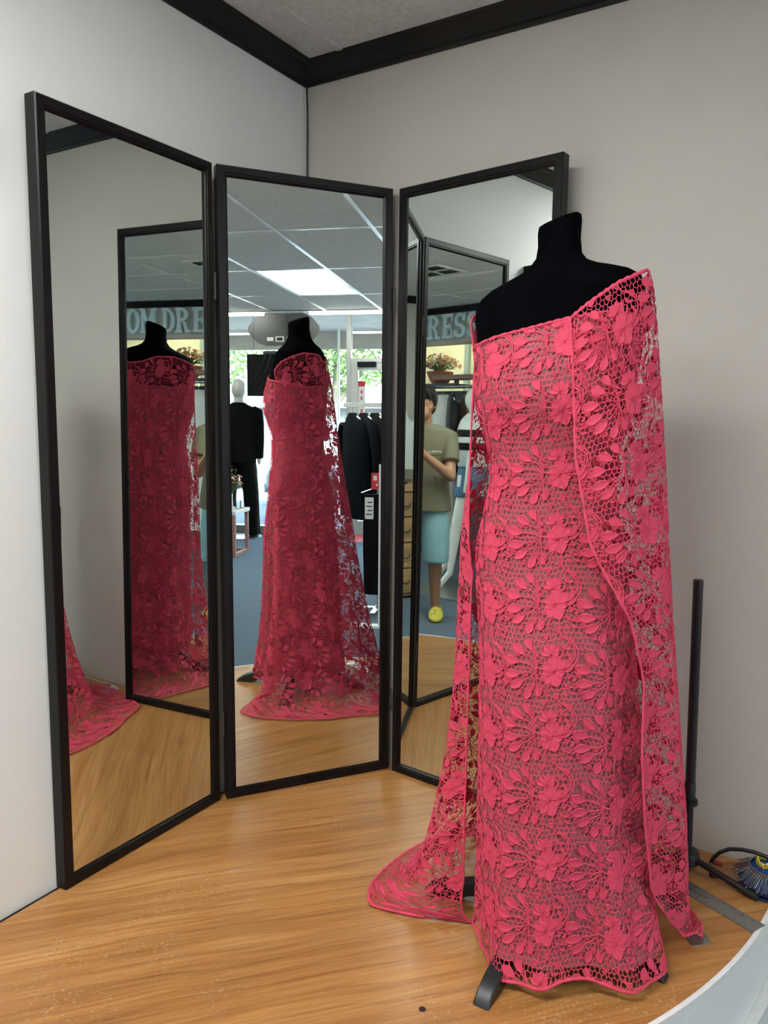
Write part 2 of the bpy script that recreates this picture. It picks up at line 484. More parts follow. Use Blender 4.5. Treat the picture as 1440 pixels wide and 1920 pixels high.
# fitting platform: quarter disc in the corner
RP = 1.53
pf = thing('fitting_platform', 'low quarter-round fitting platform with varnished wood top and white side', 'platform', (.75, .75, FLOOR))
arc = [(RP * math.cos(a), RP * math.sin(a)) for a in np.linspace(0, pi / 2, 61)]
struct('floor_gap_shade', MB().bb(.0, 1.53, -.0158, -.0005, -.03, -.006).bb(-.0048, -.0005, .0, 1.53, -.03, -.006), M_BLACKMAT)  # black strips stand in for the shade in the gap beside the walls
skp = [(x * (1 + .024 / RP), y * (1 + .024 / RP)) for x, y in arc] + [(x * (1 + .0005), y * (1 + .0005)) for x, y in reversed(arc)]
MB().prism(skp, FLOOR, FLOOR + .07).build('skirting', M_TRIM_WHITE, pf, smooth=True)
# two plywood sheets divided by a fine seam
sx, sy = .4166, 1.497
def seam_side(p):  # line through (.5453,1.3769) and (.4166,1.497)
    return (p[0] - .5453) * (1.497 - 1.3769) - (p[1] - 1.3769) * (.4166 - .5453)
top_poly = [(0, 0)] + arc
MB().prism(top_poly, -.019, 0).build('plywood_top', M_WOOD, pf)
side_poly = arc + [(x * .985, y * .985) for x, y in reversed(arc)]
MB().prism(side_poly, FLOOR, -.0195).build('side_panel', M_WHITE, pf, smooth=True)
rim = [(x * (1 + .011 / RP), y * (1 + .011 / RP)) for x, y in arc] + [(x * (1 + .0004), y * (1 + .0004)) for x, y in reversed(arc)]
MB().prism(rim, -.034, .0015).build('rim_trim', M_TRIM_WHITE, pf, smooth=True)
screw = MB().lathe([(.0001, .0003), (.006, .0006), (.0075, 0)], 12, (.9138, .9612, 0))
screw.build('screw_hole', M_INK, pf)

# storefront
def alu(name, *bs, kind=True, m=None):
    mb = MB()
    for b in bs: mb.bb(*b)
    return struct(name, mb, m or M_ALU, bevel=.003)
W1 = alu('window_1', (1.73, 1.785, YS - .05, YS + .05, FLOOR, 2.70), (4.15, 4.22, YS - .05, YS + .05, FLOOR, 2.70), (1.785, 4.15, YS - .05, YS + .05, FLOOR, FLOOR + .10), (1.785, 4.15, YS - .05, YS + .05, 2.60, 2.70), (3.55, 3.60, YS - .04, YS + .04, FLOOR + .1, 2.6))
MB().bb(1.785, 3.55, YS - .004, YS + .004, FLOOR + .1, 2.6).build('pane', M_GLASS, W1)
MB().bb(3.60, 4.15, YS - .004, YS + .004, FLOOR + .1, 2.6).build('pane', M_GLASS, W1)
struct('wall_bay_light_block', MB().bb(4.22, XW + .1, YS - .05, YS + .05, FLOOR, 2.75), M_CREAM)  # unseen front wall, made solid to keep bay daylight off the right wall
W3 = alu('window_2', (.70, .755, YS - .05, YS + .05, FLOOR, 2.70), (.755, 1.73, YS - .05, YS + .05, 1.845, 1.895), (-.005, 1.73, YS - .05, YS + .05, 2.60, 2.70), (-.005, .05, YS - .05, YS + .05, FLOOR, 2.6), (.05, .70, YS - .05, YS + .05, FLOOR, FLOOR + .1))
MB().bb(.755, 1.73, YS - .004, YS + .004, 1.895, 2.6).build('pane', M_GLASS, W3)
MB().bb(.05, .70, YS - .004, YS + .004, FLOOR + .1, 2.6).build('pane', M_GLASS, W3)
D1 = alu('door_1', (1.645, 1.722, YS - .03, YS + .03, FLOOR + .01, 1.84), (.763, .84, YS - .03, YS + .03, FLOOR + .01, 1.84), (.84, 1.645, YS - .03, YS + .03, FLOOR + .01, FLOOR + .2), (.84, 1.645, YS - .03, YS + .03, 1.755, 1.84))
MB().bb(.84, 1.645, YS - .004, YS + .004, FLOOR + .2, 1.755).build('pane', M_GLASS, D1)
MB().bb(1.42, 1.64, YS - .10, YS - .03, 1.79, 1.85).build('door_closer', M_BLACKMAT, D1, bevel=.004)
MB().tube([(.86, YS - .03, .72), (.86, YS - .10, .72), (1.63, YS - .10, .72), (1.63, YS - .03, .72)], .014).build('push_bar', M_ALU, D1, smooth=True)
# notice taped on the door
nt_ = thing('door_notice', 'tall white paper notice with red top taped inside the glass door', 'notice', (1.607, YS - .008, 1.14))
MB().bb(1.562, 1.65, YS - .0075, YS - .0055, 1.14, 1.625).build('sheet', M_PAPER, nt_)
MB().bb(1.562, 1.65, YS - .0085, YS - .0076, 1.56, 1.625).build('red_band', M_RED, nt_)
for k in range(4):
    MB().bb(1.595, 1.615, YS - .0085, YS - .0076, 1.25 + .075 * k, 1.29 + .075 * k).build('printed_mark', M_RED, nt_)

# ------------------------------------------------------------------ trifold mirror
MH, MW, MT = 1.8819, .5468, .0371
PANELS = [((1.0446, .0233, 0), (-1.0, .0018, 0), -.0069), ((.4861, .0397, 0), (-.8230, .5681, 0), -.0018), ((.0433, .3662, 0), (.1205, .9927, 0), .0071)]
tm = thing('trifold_mirror', 'tall three-panel folding mirror in black wooden frames standing in the corner', 'mirror', (.45, .25, 0))
PROF = [(0, MT), (0, .003), (.003, 0), (.0205, 0), (.0215, .0025), (.0255, .0025), (.0265, .007), (.0315, .0105), (.0315, MT)]
for P0, dd, tilt in PANELS:
    P0 = Vector(P0); ex = Vector(dd).normalized()
    nb = Vector((-ex.y, ex.x, 0)) * -1      # towards the wall
    nb = Vector((ex.y, -ex.x, 0))
    if nb.dot(P0 - CAMP) < 0: nb = -nb
    up = Vector((0, 0, 1)) * math.cos(tilt) + nb * math.sin(tilt)
    ny = nb * math.cos(tilt) - Vector((0, 0, 1)) * math.sin(tilt)
    T = lambda x, y, z: P0 + ex * x + ny * y + up * z
    back = MB()
    back.add([T(x, y, z) for x in (.01, MW - .01) for y in (MT - .008, MT - .001) for z in (.01, MH - .01)], [(0, 1, 3, 2), (4, 6, 7, 5), (0, 4, 5, 1), (2, 3, 7, 6), (0, 2, 6, 4), (1, 5, 7, 3)])
    bo = back.build('mirror_panel', M_BLACKMAT, tm)
    def corner(k, o):
        return [(o, o), (MW - o, o), (MW - o, MH - o), (o, MH - o)][k % 4]
    for k, nm in enumerate(['rail', 'stile', 'rail', 'stile']):
        mb = MB()
        mb.loft([[T(corner(k, o)[0], y, corner(k, o)[1]) for o, y in PROF], [T(corner(k + 1, o)[0], y, corner(k + 1, o)[1]) for o, y in PROF]])
        mb.build(nm, M_FRAME, bo, smooth=True, angle=25)
    g = MB(); i = .0305
    g.add([T(i, .0102, i), T(MW - i, .0102, i), T(MW - i, .0102, MH - i), T(i, .0102, MH - i), T(i, .0142, i), T(MW - i, .0142, i), T(MW - i, .0142, MH - i), T(i, .0142, MH - i)],
          [(0, 1, 2, 3), (4, 7, 6, 5), (0, 4, 5, 1), (1, 5, 6, 2), (2, 6, 7, 3), (3, 7, 4, 0)])
    g.build('mirror_glass', M_MIRROR, bo)
# hinges on the two folds
for hx, hy, zz, dirv in [(.492, .0335, 1.545, (-.95, .3)), (.492, .0335, .245, (-.95, .3)), (.0385, .3585, 1.545, (-.3, .8)), (.0385, .3585, .245, (-.3, .8))]:
    d = Vector((dirv[0], dirv[1], 0)).normalized()
    mb = MB()
    o = Vector((hx, hy, zz)) - Vector((-.707, -.707, 0)) * .0035
    for k in range(5):
        mb.tube([o + Vector((0, 0, -.034 + .0140 * k)), o + Vector((0, 0, -.034 + .0140 * k + .0125))], .0034, 10)
    mb.tube([o + Vector((0, 0, -.038)), o + Vector((0, 0, .040))], .0022, 8)
    mb.build('hinge', M_HINGE, tm, smooth=True)

# ------------------------------------------------------------------ dress form
C0 = np.array([.557, 1.068])
FA = math.radians(6)                      # direction the form faces
BODY = [  # z, half width, front depth, back depth
    (1.583, .042, .042, .042), (1.570, .0440, .044, .044), (1.540, .0425, .043, .044), (1.512, .046, .046, .050), (1.494, .060, .052, .058), (1.482, .084, .057, .064),
    (1.472, .115, .062, .070), (1.460, .146, .067, .076), (1.445, .167, .073, .083), (1.425, .176, .079, .089), (1.400, .177, .085, .093), (1.365, .171, .094, .098), (1.32, .162, .108, .098), (1.27, .158, .124, .094),
    (1.22, .155, .127, .090), (1.16, .142, .112, .086), (1.09, .122, .098, .082), (1.05, .119, .097, .084), (.97, .132, .100, .098), (.88, .148, .106, .112), (.80, .154, .108, .114)]
bz = np.array([b[0] for b in BODY])[::-1]
def body_r(th, z):
    """radius of the torso at world angle th (array, radians), height z (array)"""
    a = np.interp(z, bz, np.array([b[1] for b in BODY])[::-1])
    f = np.interp(z, bz, np.array([b[2] for b in BODY])[::-1])
    k = np.interp(z, bz, np.array([b[3] for b in BODY])[::-1])
    t = th - FA
    dep = np.where(np.cos(t) > 0, f, k)
    e = 2.35
    return (np.abs(np.sin(t) / a) ** e + np.abs(np.cos(t) / dep) ** e) ** (-1 / e)
def lean(x, y, z):
    """the torso sits a little askew: its left shoulder higher"""
    lat = -(x - C0[0]) * math.sin(FA) + (y - C0[1]) * math.cos(FA)
    fr = (x - C0[0]) * math.cos(FA) + (y - C0[1]) * math.sin(FA)
    w = np.clip((z - 1.15) / .3, 0, 1)
    w2 = np.clip((z - 1.505) / .07, 0, 1)
    return z + lat * (.11 * w + .15 * w2) - fr * .16 * w2
df = thing('dress_form', 'black velvet dressmaker torso on a black four-legged base', 'dress form', (C0[0], C0[1], 0))
zs = np.concatenate([np.linspace(.82, 1.40, 24), np.linspace(1.405, 1.583, 36)])
rings = []
for z in zs:
    th = np.linspace(0, 2 * pi, 64, endpoint=False)
    r = body_r(th, np.full(64, z))
    x = C0[0] + r * np.cos(th); y = C0[1] + r * np.sin(th)
    zz = lean(x, y, np.full(64, z))
    rings.append(list(zip(x, y, zz)))
cap = [((a[0] - C0[0]) * .86 + C0[0], (a[1] - C0[1]) * .86 + C0[1], a[2] + .004) for a in rings[-1]]
rings.append(cap)
MB().loft(rings).build('torso', M_VELVET, df, smooth=True, angle=60)
MB().tube([(C0[0], C0[1], .06), (C0[0], C0[1], .86)], .017, 14).build('post', M_BLACK, df, smooth=True)
MB().lathe([(.0, .045), (.045, .045), (.05, .06), (.05, .10), (.03, .12), (.0, .12)], 20, (C0[0], C0[1], 0)).build('hub', M_BLACK, df, smooth=True)
for k in range(4):
    a = math.radians(-2 + 90 * k)
    d = Vector((math.cos(a), math.sin(a), 0)); sd = Vector((-d.y, d.x, 0)); o = Vector((C0[0], C0[1], 0))
    path = [(.03, .098, .017, .020), (.10, .098, .017, .020), (.17, .088, .018, .021), (.225, .067, .019, .021), (.262, .040, .018, .018), (.283, .014, .017, .012)]
    rg = []
    tops = [(.03, .096), (.12, .080), (.18, .058), (.215, .044), (.252, .033), (.282, .015), (.293, .0)]
    bots = [(.03, .056), (.12, .044), (.17, .026), (.195, .012), (.220, .0), (.240, .0), (.262, .0)]
    for (tx, tz), (bx, bzz) in zip(tops, bots):
        w = .0175
        rg.append([o + d * tx + sd * (w * .8) + Vector((0, 0, tz)), o + d * tx - sd * (w * .8) + Vector((0, 0, tz)), o + d * (tx * .9 + bx * .1) - sd * w + Vector((0, 0, tz * .88 + bzz * .12)), o + d * bx - sd * w + Vector((0, 0, bzz)), o + d * bx + sd * w + Vector((0, 0, bzz)), o + d * (tx * .9 + bx * .1) + sd * w + Vector((0, 0, tz * .88 + bzz * .12))])
    MB().loft(rg).build('leg', M_BLACK, df, smooth=True, angle=35)

# ------------------------------------------------------------------ gown surfaces
def gauss_circ(a, s):
    k = np.exp(-.5 * (np.arange(-30, 31) / s) ** 2); k /= k.sum()
    return np.convolve(np.concatenate([a[-30:], a, a[:30]]), k, 'same')[30:-30]
def ring_table(keys, base=None, sm=6):
    """keys: list of (z, [(deg, r)...]) -> function r(th, z)"""
    keys = sorted(keys, key=lambda k: k[0])
    zk = np.array([k[0] for k in keys]); grid = np.arange(360)
    T = []
    for z, pts in keys:
        if pts is None:
            T.append(body_r(np.radians(grid), np.full(360, z)) + .007)
        else:
            p = sorted([(d % 360, r) for d, r in pts])
            d = np.array([q[0] for q in p]); r = np.array([q[1] for q in p])
            v = np.interp(grid, np.concatenate([d - 360, d, d + 360]), np.concatenate([r, r, r]))
            T.append(gauss_circ(v, sm))
    T = np.array(T)
    m = np.zeros_like(T)       # monotone-ish tangents
    dz = np.diff(zk)[:, None]; sl = np.diff(T, axis=0) / dz
    m[1:-1] = np.where(sl[1:] * sl[:-1] > 0, 2 * sl[1:] * sl[:-1] / (sl[1:] + sl[:-1] + 1e-12), 0)
    m[0], m[-1] = sl[0], sl[-1]
    def R(th, z):
        th = np.degrees(th) % 360; i0 = np.floor(th).astype(int) % 360; i1 = (i0 + 1) % 360; ft = th - np.floor(th)
        zc = np.clip(z, zk[0], zk[-1]); k = np.clip(np.searchsorted(zk, zc, side='right') - 1, 0, len(zk) - 2)
        h = zk[k + 1] - zk[k]; t = (zc - zk[k]) / h
        def at(A, kk): return A[kk, i0] * (1 - ft) + A[kk, i1] * ft
        return (2 * t**3 - 3 * t**2 + 1) * at(T, k) + (t**3 - 2 * t**2 + t) * h * at(m, k) + (-2 * t**3 + 3 * t**2) * at(T, k + 1) + (t**3 - t**2) * h * at(m, k + 1)
    return R

GOWN_R = ring_table([(z, None) for z in (1.40, 1.365, 1.32, 1.27, 1.22, 1.16, 1.09, 1.05, .97, .88)] + [
    (.65, [(-71, .138), (-30, .150), (0, .150), (30, .158), (60, .175), (90, .188), (120, .180), (180, .145), (240, .135)]),
    (.35, [(-71, .130), (-30, .152), (0, .168), (30, .180), (60, .200), (90, .220), (120, .205), (180, .155), (240, .132)]),
    (.10, [(-71, .122), (-40, .145), (-15, .175), (0, .202), (18, .205), (41, .202), (58, .225), (66, .248), (79, .265), (95, .255), (120, .22), (180, .17), (240, .13)]),
    (.03, [(-71, .116), (-40, .150), (-15, .184), (0, .222), (18, .226), (41, .212), (58, .244), (66, .272), (79, .290), (95, .272), (120, .22), (180, .18), (240, .13)])])
def gown_top(deg):
    return np.interp((deg + 180) % 360 - 180, [-180, -120, -75, -40, 0, 30, 60, 100, 140, 180], [1.31, 1.31, 1.335, 1.352, 1.362, 1.370, 1.375, 1.36, 1.33, 1.31])
def hem_z(th):
    return .029 - .009 * np.cos(np.clip(4.6 * th, -pi, 2.6 * pi)) + .003 * np.cos(9 * th)
NV, NU = 180, 361
def gown_grid(off=0.0, z0f=None):
    deg = np.linspace(-180, 180, NU); th = np.radians(deg)
    w = np.linspace(0, 1, NV)[:, None]
    z = gown_top(deg)[None] * (1 - w) + (hem_z(th)[None] if z0f is None else z0f) * w
    TH = np.broadcast_to(th[None], z.shape)
    r = GOWN_R(TH, z) + off
    ramp = np.clip((.85 - z) / .8, 0, 1)
    r = r + ramp * (.0055 * np.cos(11 * TH + .6) + .004 * np.cos(17 * TH + 2 * z) + .003 * np.sin(5 * TH - 3 * z))
    x = C0[0] + r * np.cos(TH); y = C0[1] + r * np.sin(TH)
    return np.stack([x, y, lean(x, y, z)], -1)

# cape: opens at the front left of the bodice (edge a), passes over the left shoulder and the back to edge b
ZA = [0, .05, .1, .2, .35, .5, .65, .78, .93, 1.1, 1.372]
TA = [111, 104, 95, 81, 75, 73, 75, 66, 46, 35, 30]
ZB = [0, .05, .15, .3, .45, .6, .77, .9, 1.0, 1.2, 1.33]
TBv = [297, 296, 295, 294, 293, 292, 292, 291, 290, 289, 286]
CAPE_R = ring_table([
    (1.48, [(30, .12), (60, .14), (90, .165), (120, .12), (180, .09), (240, .13), (270, .15), (290, .15)]),
    (1.44, [(30, .10), (60, .13), (90, .190), (120, .15), (150, .108), (180, .095), (225, .13), (270, .175), (290, .15)]),
    (1.40, [(30, .105), (60, .148), (90, .200), (120, .158), (150, .118), (180, .10), (225, .135), (270, .180), (290, .155)]),
    (1.30, [(30, .135), (60, .175), (90, .212), (130, .165), (180, .112), (225, .138), (270, .180), (290, .170)]),
    (1.10, [(30, .146), (45, .172), (60, .200), (90, .232), (130, .195), (180, .135), (225, .152), (270, .184), (290, .174)]),
    (.90, [(35, .15), (46, .168), (70, .215), (90, .246), (130, .225), (180, .160), (225, .172), (262, .198), (276, .206), (286, .186), (292, .165), (310, .16)]),
    (.75, [(50, .20), (70, .226), (90, .255), (130, .250), (180, .185), (225, .185), (262, .207), (275, .217), (284, .190), (289, .160), (293, .138), (310, .13)]),
    (.60, [(60, .228), (74, .240), (95, .268), (130, .268), (180, .208), (225, .200), (262, .214), (275, .223), (284, .195), (289, .162), (293, .136), (310, .13)]),
    (.45, [(60, .236), (74, .250), (95, .280), (130, .288), (180, .236), (225, .218), (262, .222), (275, .234), (284, .208), (289, .170), (294, .134), (310, .13)]),
    (.30, [(60, .246), (76, .262), (100, .292), (130, .310), (180, .268), (225, .245), (262, .242), (277, .252), (285, .230), (290, .185), (295, .132), (310, .13)]),
    (.15, [(70, .262), (88, .278), (105, .300), (130, .335), (180, .312), (225, .285), (262, .280), (278, .284), (286, .258), (291, .200), (296, .132), (310, .13)]),
    (.05, [(80, .28), (100, .302), (130, .355), (180, .355), (225, .325), (270, .315), (282, .316), (288, .275), (293, .205), (297, .138), (310, .13)]),
    (.0, [(80, .28), (100, .305), (130, .365), (180, .37), (225, .335), (270, .325), (282, .33), (288, .29), (293, .215), (297, .142), (310, .13)])], sm=3)
TRD = [100, 114, 122, 131, 139, 152, 166, 180, 200, 213, 226, 250, 265, 280, 288, 291, 293.5, 296, 297.5]
TRR = [.345, .366, .386, .390, .395, .455, .495, .50, .497, .505, .452, .427, .42, .42, .405, .392, .33, .235, .145]
def cape_top(deg):
    return np.interp(deg, [30, 45, 70, 88, 105, 140, 180, 215, 245, 262, 275, 286], [1.366, 1.392, 1.430, 1.450, 1.440, 1.402, 1.415, 1.442, 1.452, 1.440, 1.418, 1.380])
CU, CV, CF = 321, 220, 60
def cape_grid(off=0.0):
    s = np.linspace(0, 1, CU)
    ztop = cape_top(30 + (286 - 30) * s)
    w = np.linspace(0, 1, CV)[:, None]
    z = ztop[None] * (1 - w) + .05 * w
    tA = np.interp(z, ZA, TA); tB = np.interp(z, ZB, TBv)
    deg = tA + (tB - tA) * s[None]
    th = np.radians(deg)
    r = CAPE_R(th, z)
    onb = body_r(th, z) + .010
    k = np.clip((z - 1.30) / .08, 0, 1)
    r = np.maximum(r, onb)
    # folds, deeper towards the hem
    A = np.clip((1.30 - z) / 1.1, 0, 1)
    fold = .016 * np.cos(np.radians(deg) * 6 + 1.1) + .012 * np.cos(np.radians(deg) * 11 + .4 + .6 * z) + .012 * np.exp(-((deg - 152) / 9) ** 2) - .010 * np.exp(-((deg - 138) / 8) ** 2) + .014 * np.exp(-((deg - 112) / 7) ** 2)
    edge = np.clip(np.minimum(s, 1 - s) * 9, 0, 1)[None]
    r = r + fold * A * (.35 + .65 * edge)
    x = C0[0] + (r + off) * np.cos(th); y = C0[1] + (r + off) * np.sin(th)
    zz = lean(x, y, z)
    P1 = np.stack([x, y, zz], -1)
    # train on the floor
    t = np.linspace(0, 1, CF + 1)[1:, None]
    a0, b0 = np.interp(.05, ZA, TA), np.interp(.05, ZB, TBv)
    d0 = a0 + (b0 - a0) * s[None]; d1 = 114 + (297.5 - 114) * s[None]
    dg = d0 + (d1 - d0) * t; th2 = np.radians(dg)
    r0 = r[-1:]; r1 = np.interp(d1, TRD, TRR)
    sm = t * t * (1.6 - .6 * t)
    rr = r0 + (r1 - r0) * (t * .75 + .25 * t * t)
    zf = .0055 + .0445 * (1 - t) ** 3.2 + (.006 * np.abs(np.sin(dg * .35) * np.sin(t * 7 + dg * .11))) * np.clip(1 - t, 0, 1) + .003 * np.sin(dg * .8 + t * 9) ** 2
    # rolled lift near the two tips
    zf = zf + .022 * np.exp(-((s[None] - .93) / .045) ** 2) * np.sin(pi * np.clip(t, 0, 1)) + .03 * np.exp(-((s[None] - .01) / .04) ** 2) * np.sin(pi * np.clip(t * .9, 0, 1))
    P2 = np.stack([C0[0] + rr * np.cos(th2), C0[1] + rr * np.sin(th2), zf + off], -1)
    return np.concatenate([P1, P2], 0)

# ------------------------------------------------------------------ lace: one repeat of guipure motifs, laid over a surface as real geometry
TU, TV = .150, .129
class Lace:
    def __init__(s):
        s.v = []; s.q = []; s.polys = []
    def strip(s, pts, wid, prof, hh=None):
        """pts Nx2 centre line, wid N half widths, prof [(across -1..1, height)]"""
        pts = np.array(pts, float); n = len(pts)
        t = np.gradient(pts, axis=0); t /= np.linalg.norm(t, axis=1)[:, None] + 1e-9
        nn = np.stack([-t[:, 1], t[:, 0]], 1)
        b = len(s.v); m = len(prof)
        for i in range(n):
            for a, h in prof:
                s.v.append((*(pts[i] + nn[i] * wid[i] * a), h))
        for i in range(n - 1):
            for j in range(m - 1):
                s.q.append((b + i * m + j, b + i * m + j + 1, b + (i + 1) * m + j + 1, b + (i + 1) * m + j))
    BL = [(-1, .0002), (-.86, .0016), (-.70, .0006), (0, .0009), (.70, .0006), (.86, .0016), (1, .0002)]
    def blade(s, x, y, L, Wd, ang, bend=0.0, peak=.55, n=8):
        t = np.linspace(0, 1, n)
        a = math.radians(ang)
        cx = t * L; cy = bend * L * np.sin(pi * t)
        px = x + cx * math.cos(a) - cy * math.sin(a); py = y + cx * math.sin(a) + cy * math.cos(a)
        e = math.log(.5) / math.log(peak)
        w = Wd / 2 * np.sin(pi * np.clip(t, .02, .985) ** e) ** .8
        s.strip(np.stack([px, py], 1), w, s.BL)
        tt = np.stack([px, py], 1)
        g = np.gradient(tt, axis=0); g /= np.linalg.norm(g, axis=1)[:, None]; nn = np.stack([-g[:, 1], g[:, 0]], 1)
        s.polys.append(np.concatenate([tt + nn * w[:, None], (tt - nn * w[:, None])[::-1]]))
    def cord(s, pts, hw=.0011, h=.0017, mark=True):
        pts = np.array(pts, float)
        s.strip(pts, np.full(len(pts), hw), [(-1, .0001), (0, h), (1, .0001)])
    def curve(s, ctrl, n=14):
        P = np.array(ctrl, float)
        P = np.concatenate([[2 * P[0] - P[1]], P, [2 * P[-1] - P[-2]]])
        out = []
        seg = len(P) - 3
        for u in np.linspace(0, seg - 1e-6, n):
            i = int(u); t = u - i; p0, p1, p2, p3 = P[i:i + 4]
            out.append(.5 * ((2 * p1) + (-p0 + p2) * t + (2 * p0 - 5 * p1 + 4 * p2 - p3) * t * t + (-p0 + 3 * p1 - 3 * p2 + p3) * t**3))
        return np.array(out)
    def ring(s, x, y, r, spokes=True):
        a = np.linspace(0, 2 * pi, 11)
        s.cord(np.stack([x + r * np.cos(a), y + r * np.sin(a)], 1), .0009)
        if spokes:
            for d in (-.35, .35):
                s.cord([(x - r * .9, y + d * r), (x + r * .9, y + d * r)], .0005, .0008)
                s.cord([(x + d * r, y - r * .9), (x + d * r, y + r * .9)], .0005, .0008)

def build_tile():
    L = Lace()
    fx, fy = .095, .066
    node = (fx - .037, fy - .008)
    def bud(x, y, ang, l, w):
        x, y, l, w = fx + x * .001, fy + y * .001, l * .001, w * .001
        ca, sa = math.cos(math.radians(ang)), math.sin(math.radians(ang))
        L.blade(x, y, l * .90, w, ang, .03, .40, 9)
        L.cord(L.curve([(x + l * .05 * ca, y + l * .05 * sa), (x + l * .35 * ca - w * .16 * sa, y + l * .35 * sa + w * .16 * ca), (x + l * .75 * ca, y + l * .75 * sa)], 6), .0006, .0013)
        x1, y1 = x + l * .84 * ca, y + l * .84 * sa
        mx, my = x1 * .5 + node[0] * .5 + ca * .004, y1 * .62 + node[1] * .38
        L.cord(L.curve([(x1, y1), (mx, my), node], 8), .0010)
    for x, y, a, l, w in [(-108, -22, 9, 37, 20), (-106, 9, -5, 39, 20), (-92, 34, -28, 35, 19), (-60, 55, -66, 31, 17), (-87, -51, 36, 35, 19), (-60, -64, 62, 28, 16), (-31, 48, -100, 25, 15)]:
        bud(x, y, a, l, w)
    L.cord(L.curve([node, (fx - .026, fy - .006), (fx - .012, fy)], 6), .0014)
    # lily: broad overlapping petals
    for ang, l, w in [(-150, .028, .023), (-97, .032, .025), (-44, .028, .023), (76, .032, .025), (128, .029, .024), (175, .025, .020), (20, .021, .018)]:
        L.blade(fx, fy, l, w, ang, .04, .60, 9)
    for ang in (148, 172, 196, 215):
        ca, sa = math.cos(math.radians(ang)), math.sin(math.radians(ang))
        L.cord([(fx + .003 * ca, fy + .003 * sa), (fx + .011 * ca, fy + .011 * sa), (fx + .018 * ca, fy + .017 * sa)], .0009, .0024)
    # its trumpet
    L.blade(fx + .006, fy - .001, .036, .0090, -36, .14, .6)
    L.blade(fx + .009, fy + .005, .033, .0080, -24, .10, .65)
    # tulip above
    tx, ty = fx - .010, fy - .034
    for ang, l, w in [(-158, .021, .0135), (-122, .024, .0155), (-84, .024, .0155), (-48, .023, .0145), (-14, .018, .012), (95, .013, .010)]:
        L.blade(tx, ty + .003, l, w, ang, .04, .62, 8)
    # vine: a double cord swinging to the right of the flower
    L.cord(L.curve([(fx + .010, fy - .067), (fx + .030, fy - .052), (fx + .040, fy - .034), (fx + .034, fy - .016), (fx + .014, fy - .004)], 16), .0014)
    L.cord(L.curve([(fx + .018, fy - .066), (fx + .037, fy - .050), (fx + .047, fy - .032), (fx + .040, fy - .011), (fx + .018, fy + .004)], 16), .0012)
    for t in np.linspace(.1, .9, 9):
        k = t * 4; pass
    L.cord(L.curve([(fx + .004, fy + .020), (fx + .006, fy + .040), (fx + .010, fy + .062)], 8), .0011)
    L.cord(L.curve([(fx - .010, fy + .026), (fx - .016, fy + .036), (fx - .012, fy + .056)], 8), .0011)
    # sprigs of small leaves
    for x, y, a in [(14, -50, 60), (20, -44, 20), (16, -36, 100), (24, -34, 50), (14, -28, 140), (26, -24, 10), (20, 26, 40), (28, 32, 10), (22, 40, 80), (34, 22, -30), (32, 42, 35), (-22, 30, 150), (-24, 38, 120), (38, 4, 20), (42, 12, -20), (-34, -30, -140), (-30, -22, 170)]:
        L.blade(fx + x * .001, fy + y * .001, .0115, .0058, a, .1, .5, 5)
    for x, y in [(-100, -7), (-97, 24), (-72, 44), (-45, 30), (-60, 6), (-78, -34), (-44, -42), (-26, 14), (46, -2), (42, 34), (28, 14), (32, -56), (4, 50), (-20, 60)]:
        L.ring(fx + x * .001, fy + y * .001, .0046)
    # net of thin bars, periodic
    nx, ny = 15, 12
    ju = rng.uniform(-.0017, .0017, (ny, nx, 2, 2))
    def hv(i, j, k):
        ii, jj = i % nx, j % ny
        row = j
        x0 = (i + .5 * (j % 2)) * TU / nx; y0 = j * TV / ny
        c = (x0 + .5 * TU / nx, y0 + TV / ny * .33) if k == 0 else (x0 + TU / nx, y0 + TV / ny * .67)
        return np.array(c) + ju[jj, ii, k]
    edges = []
    for j in range(ny):
        for i in range(nx):
            a, b = (i, j, 0), (i, j, 1)
            edges.append((a, b))
            edges.append(((i, j, 1), (i + 1, j, 0)))
            up = (i + (j % 2), j + 1, 0)
            # down triangle's lower neighbour
            edges.append(((i, j, 1), up))
    def inside(p):
        for P in L.polys:
            for dx in (-TU, 0, TU):
                for dy in (-TV, 0, TV):
                    q = (p[0] + dx, p[1] + dy)
                    if q[0] < P[:, 0].min() or q[0] > P[:, 0].max() or q[1] < P[:, 1].min() or q[1] > P[:, 1].max(): continue
                    x, y = P[:, 0], P[:, 1]; x2, y2 = np.roll(x, 1), np.roll(y, 1)
                    c = ((y > q[1]) != (y2 > q[1])) & (q[0] < (x2 - x) * (q[1] - y) / (y2 - y + 1e-12) + x)
                    if c.sum() % 2: return True
        return False
    for a, b in edges:
        p, q = hv(*a), hv(*b)
        if inside(p) and inside(q): continue
        L.strip(np.array([p, q]), [.00078, .00078], [(-1, 0), (1, 0.0002)])
    return np.array(L.v), np.array(L.q)

TILE_V, TILE_Q = build_tile()

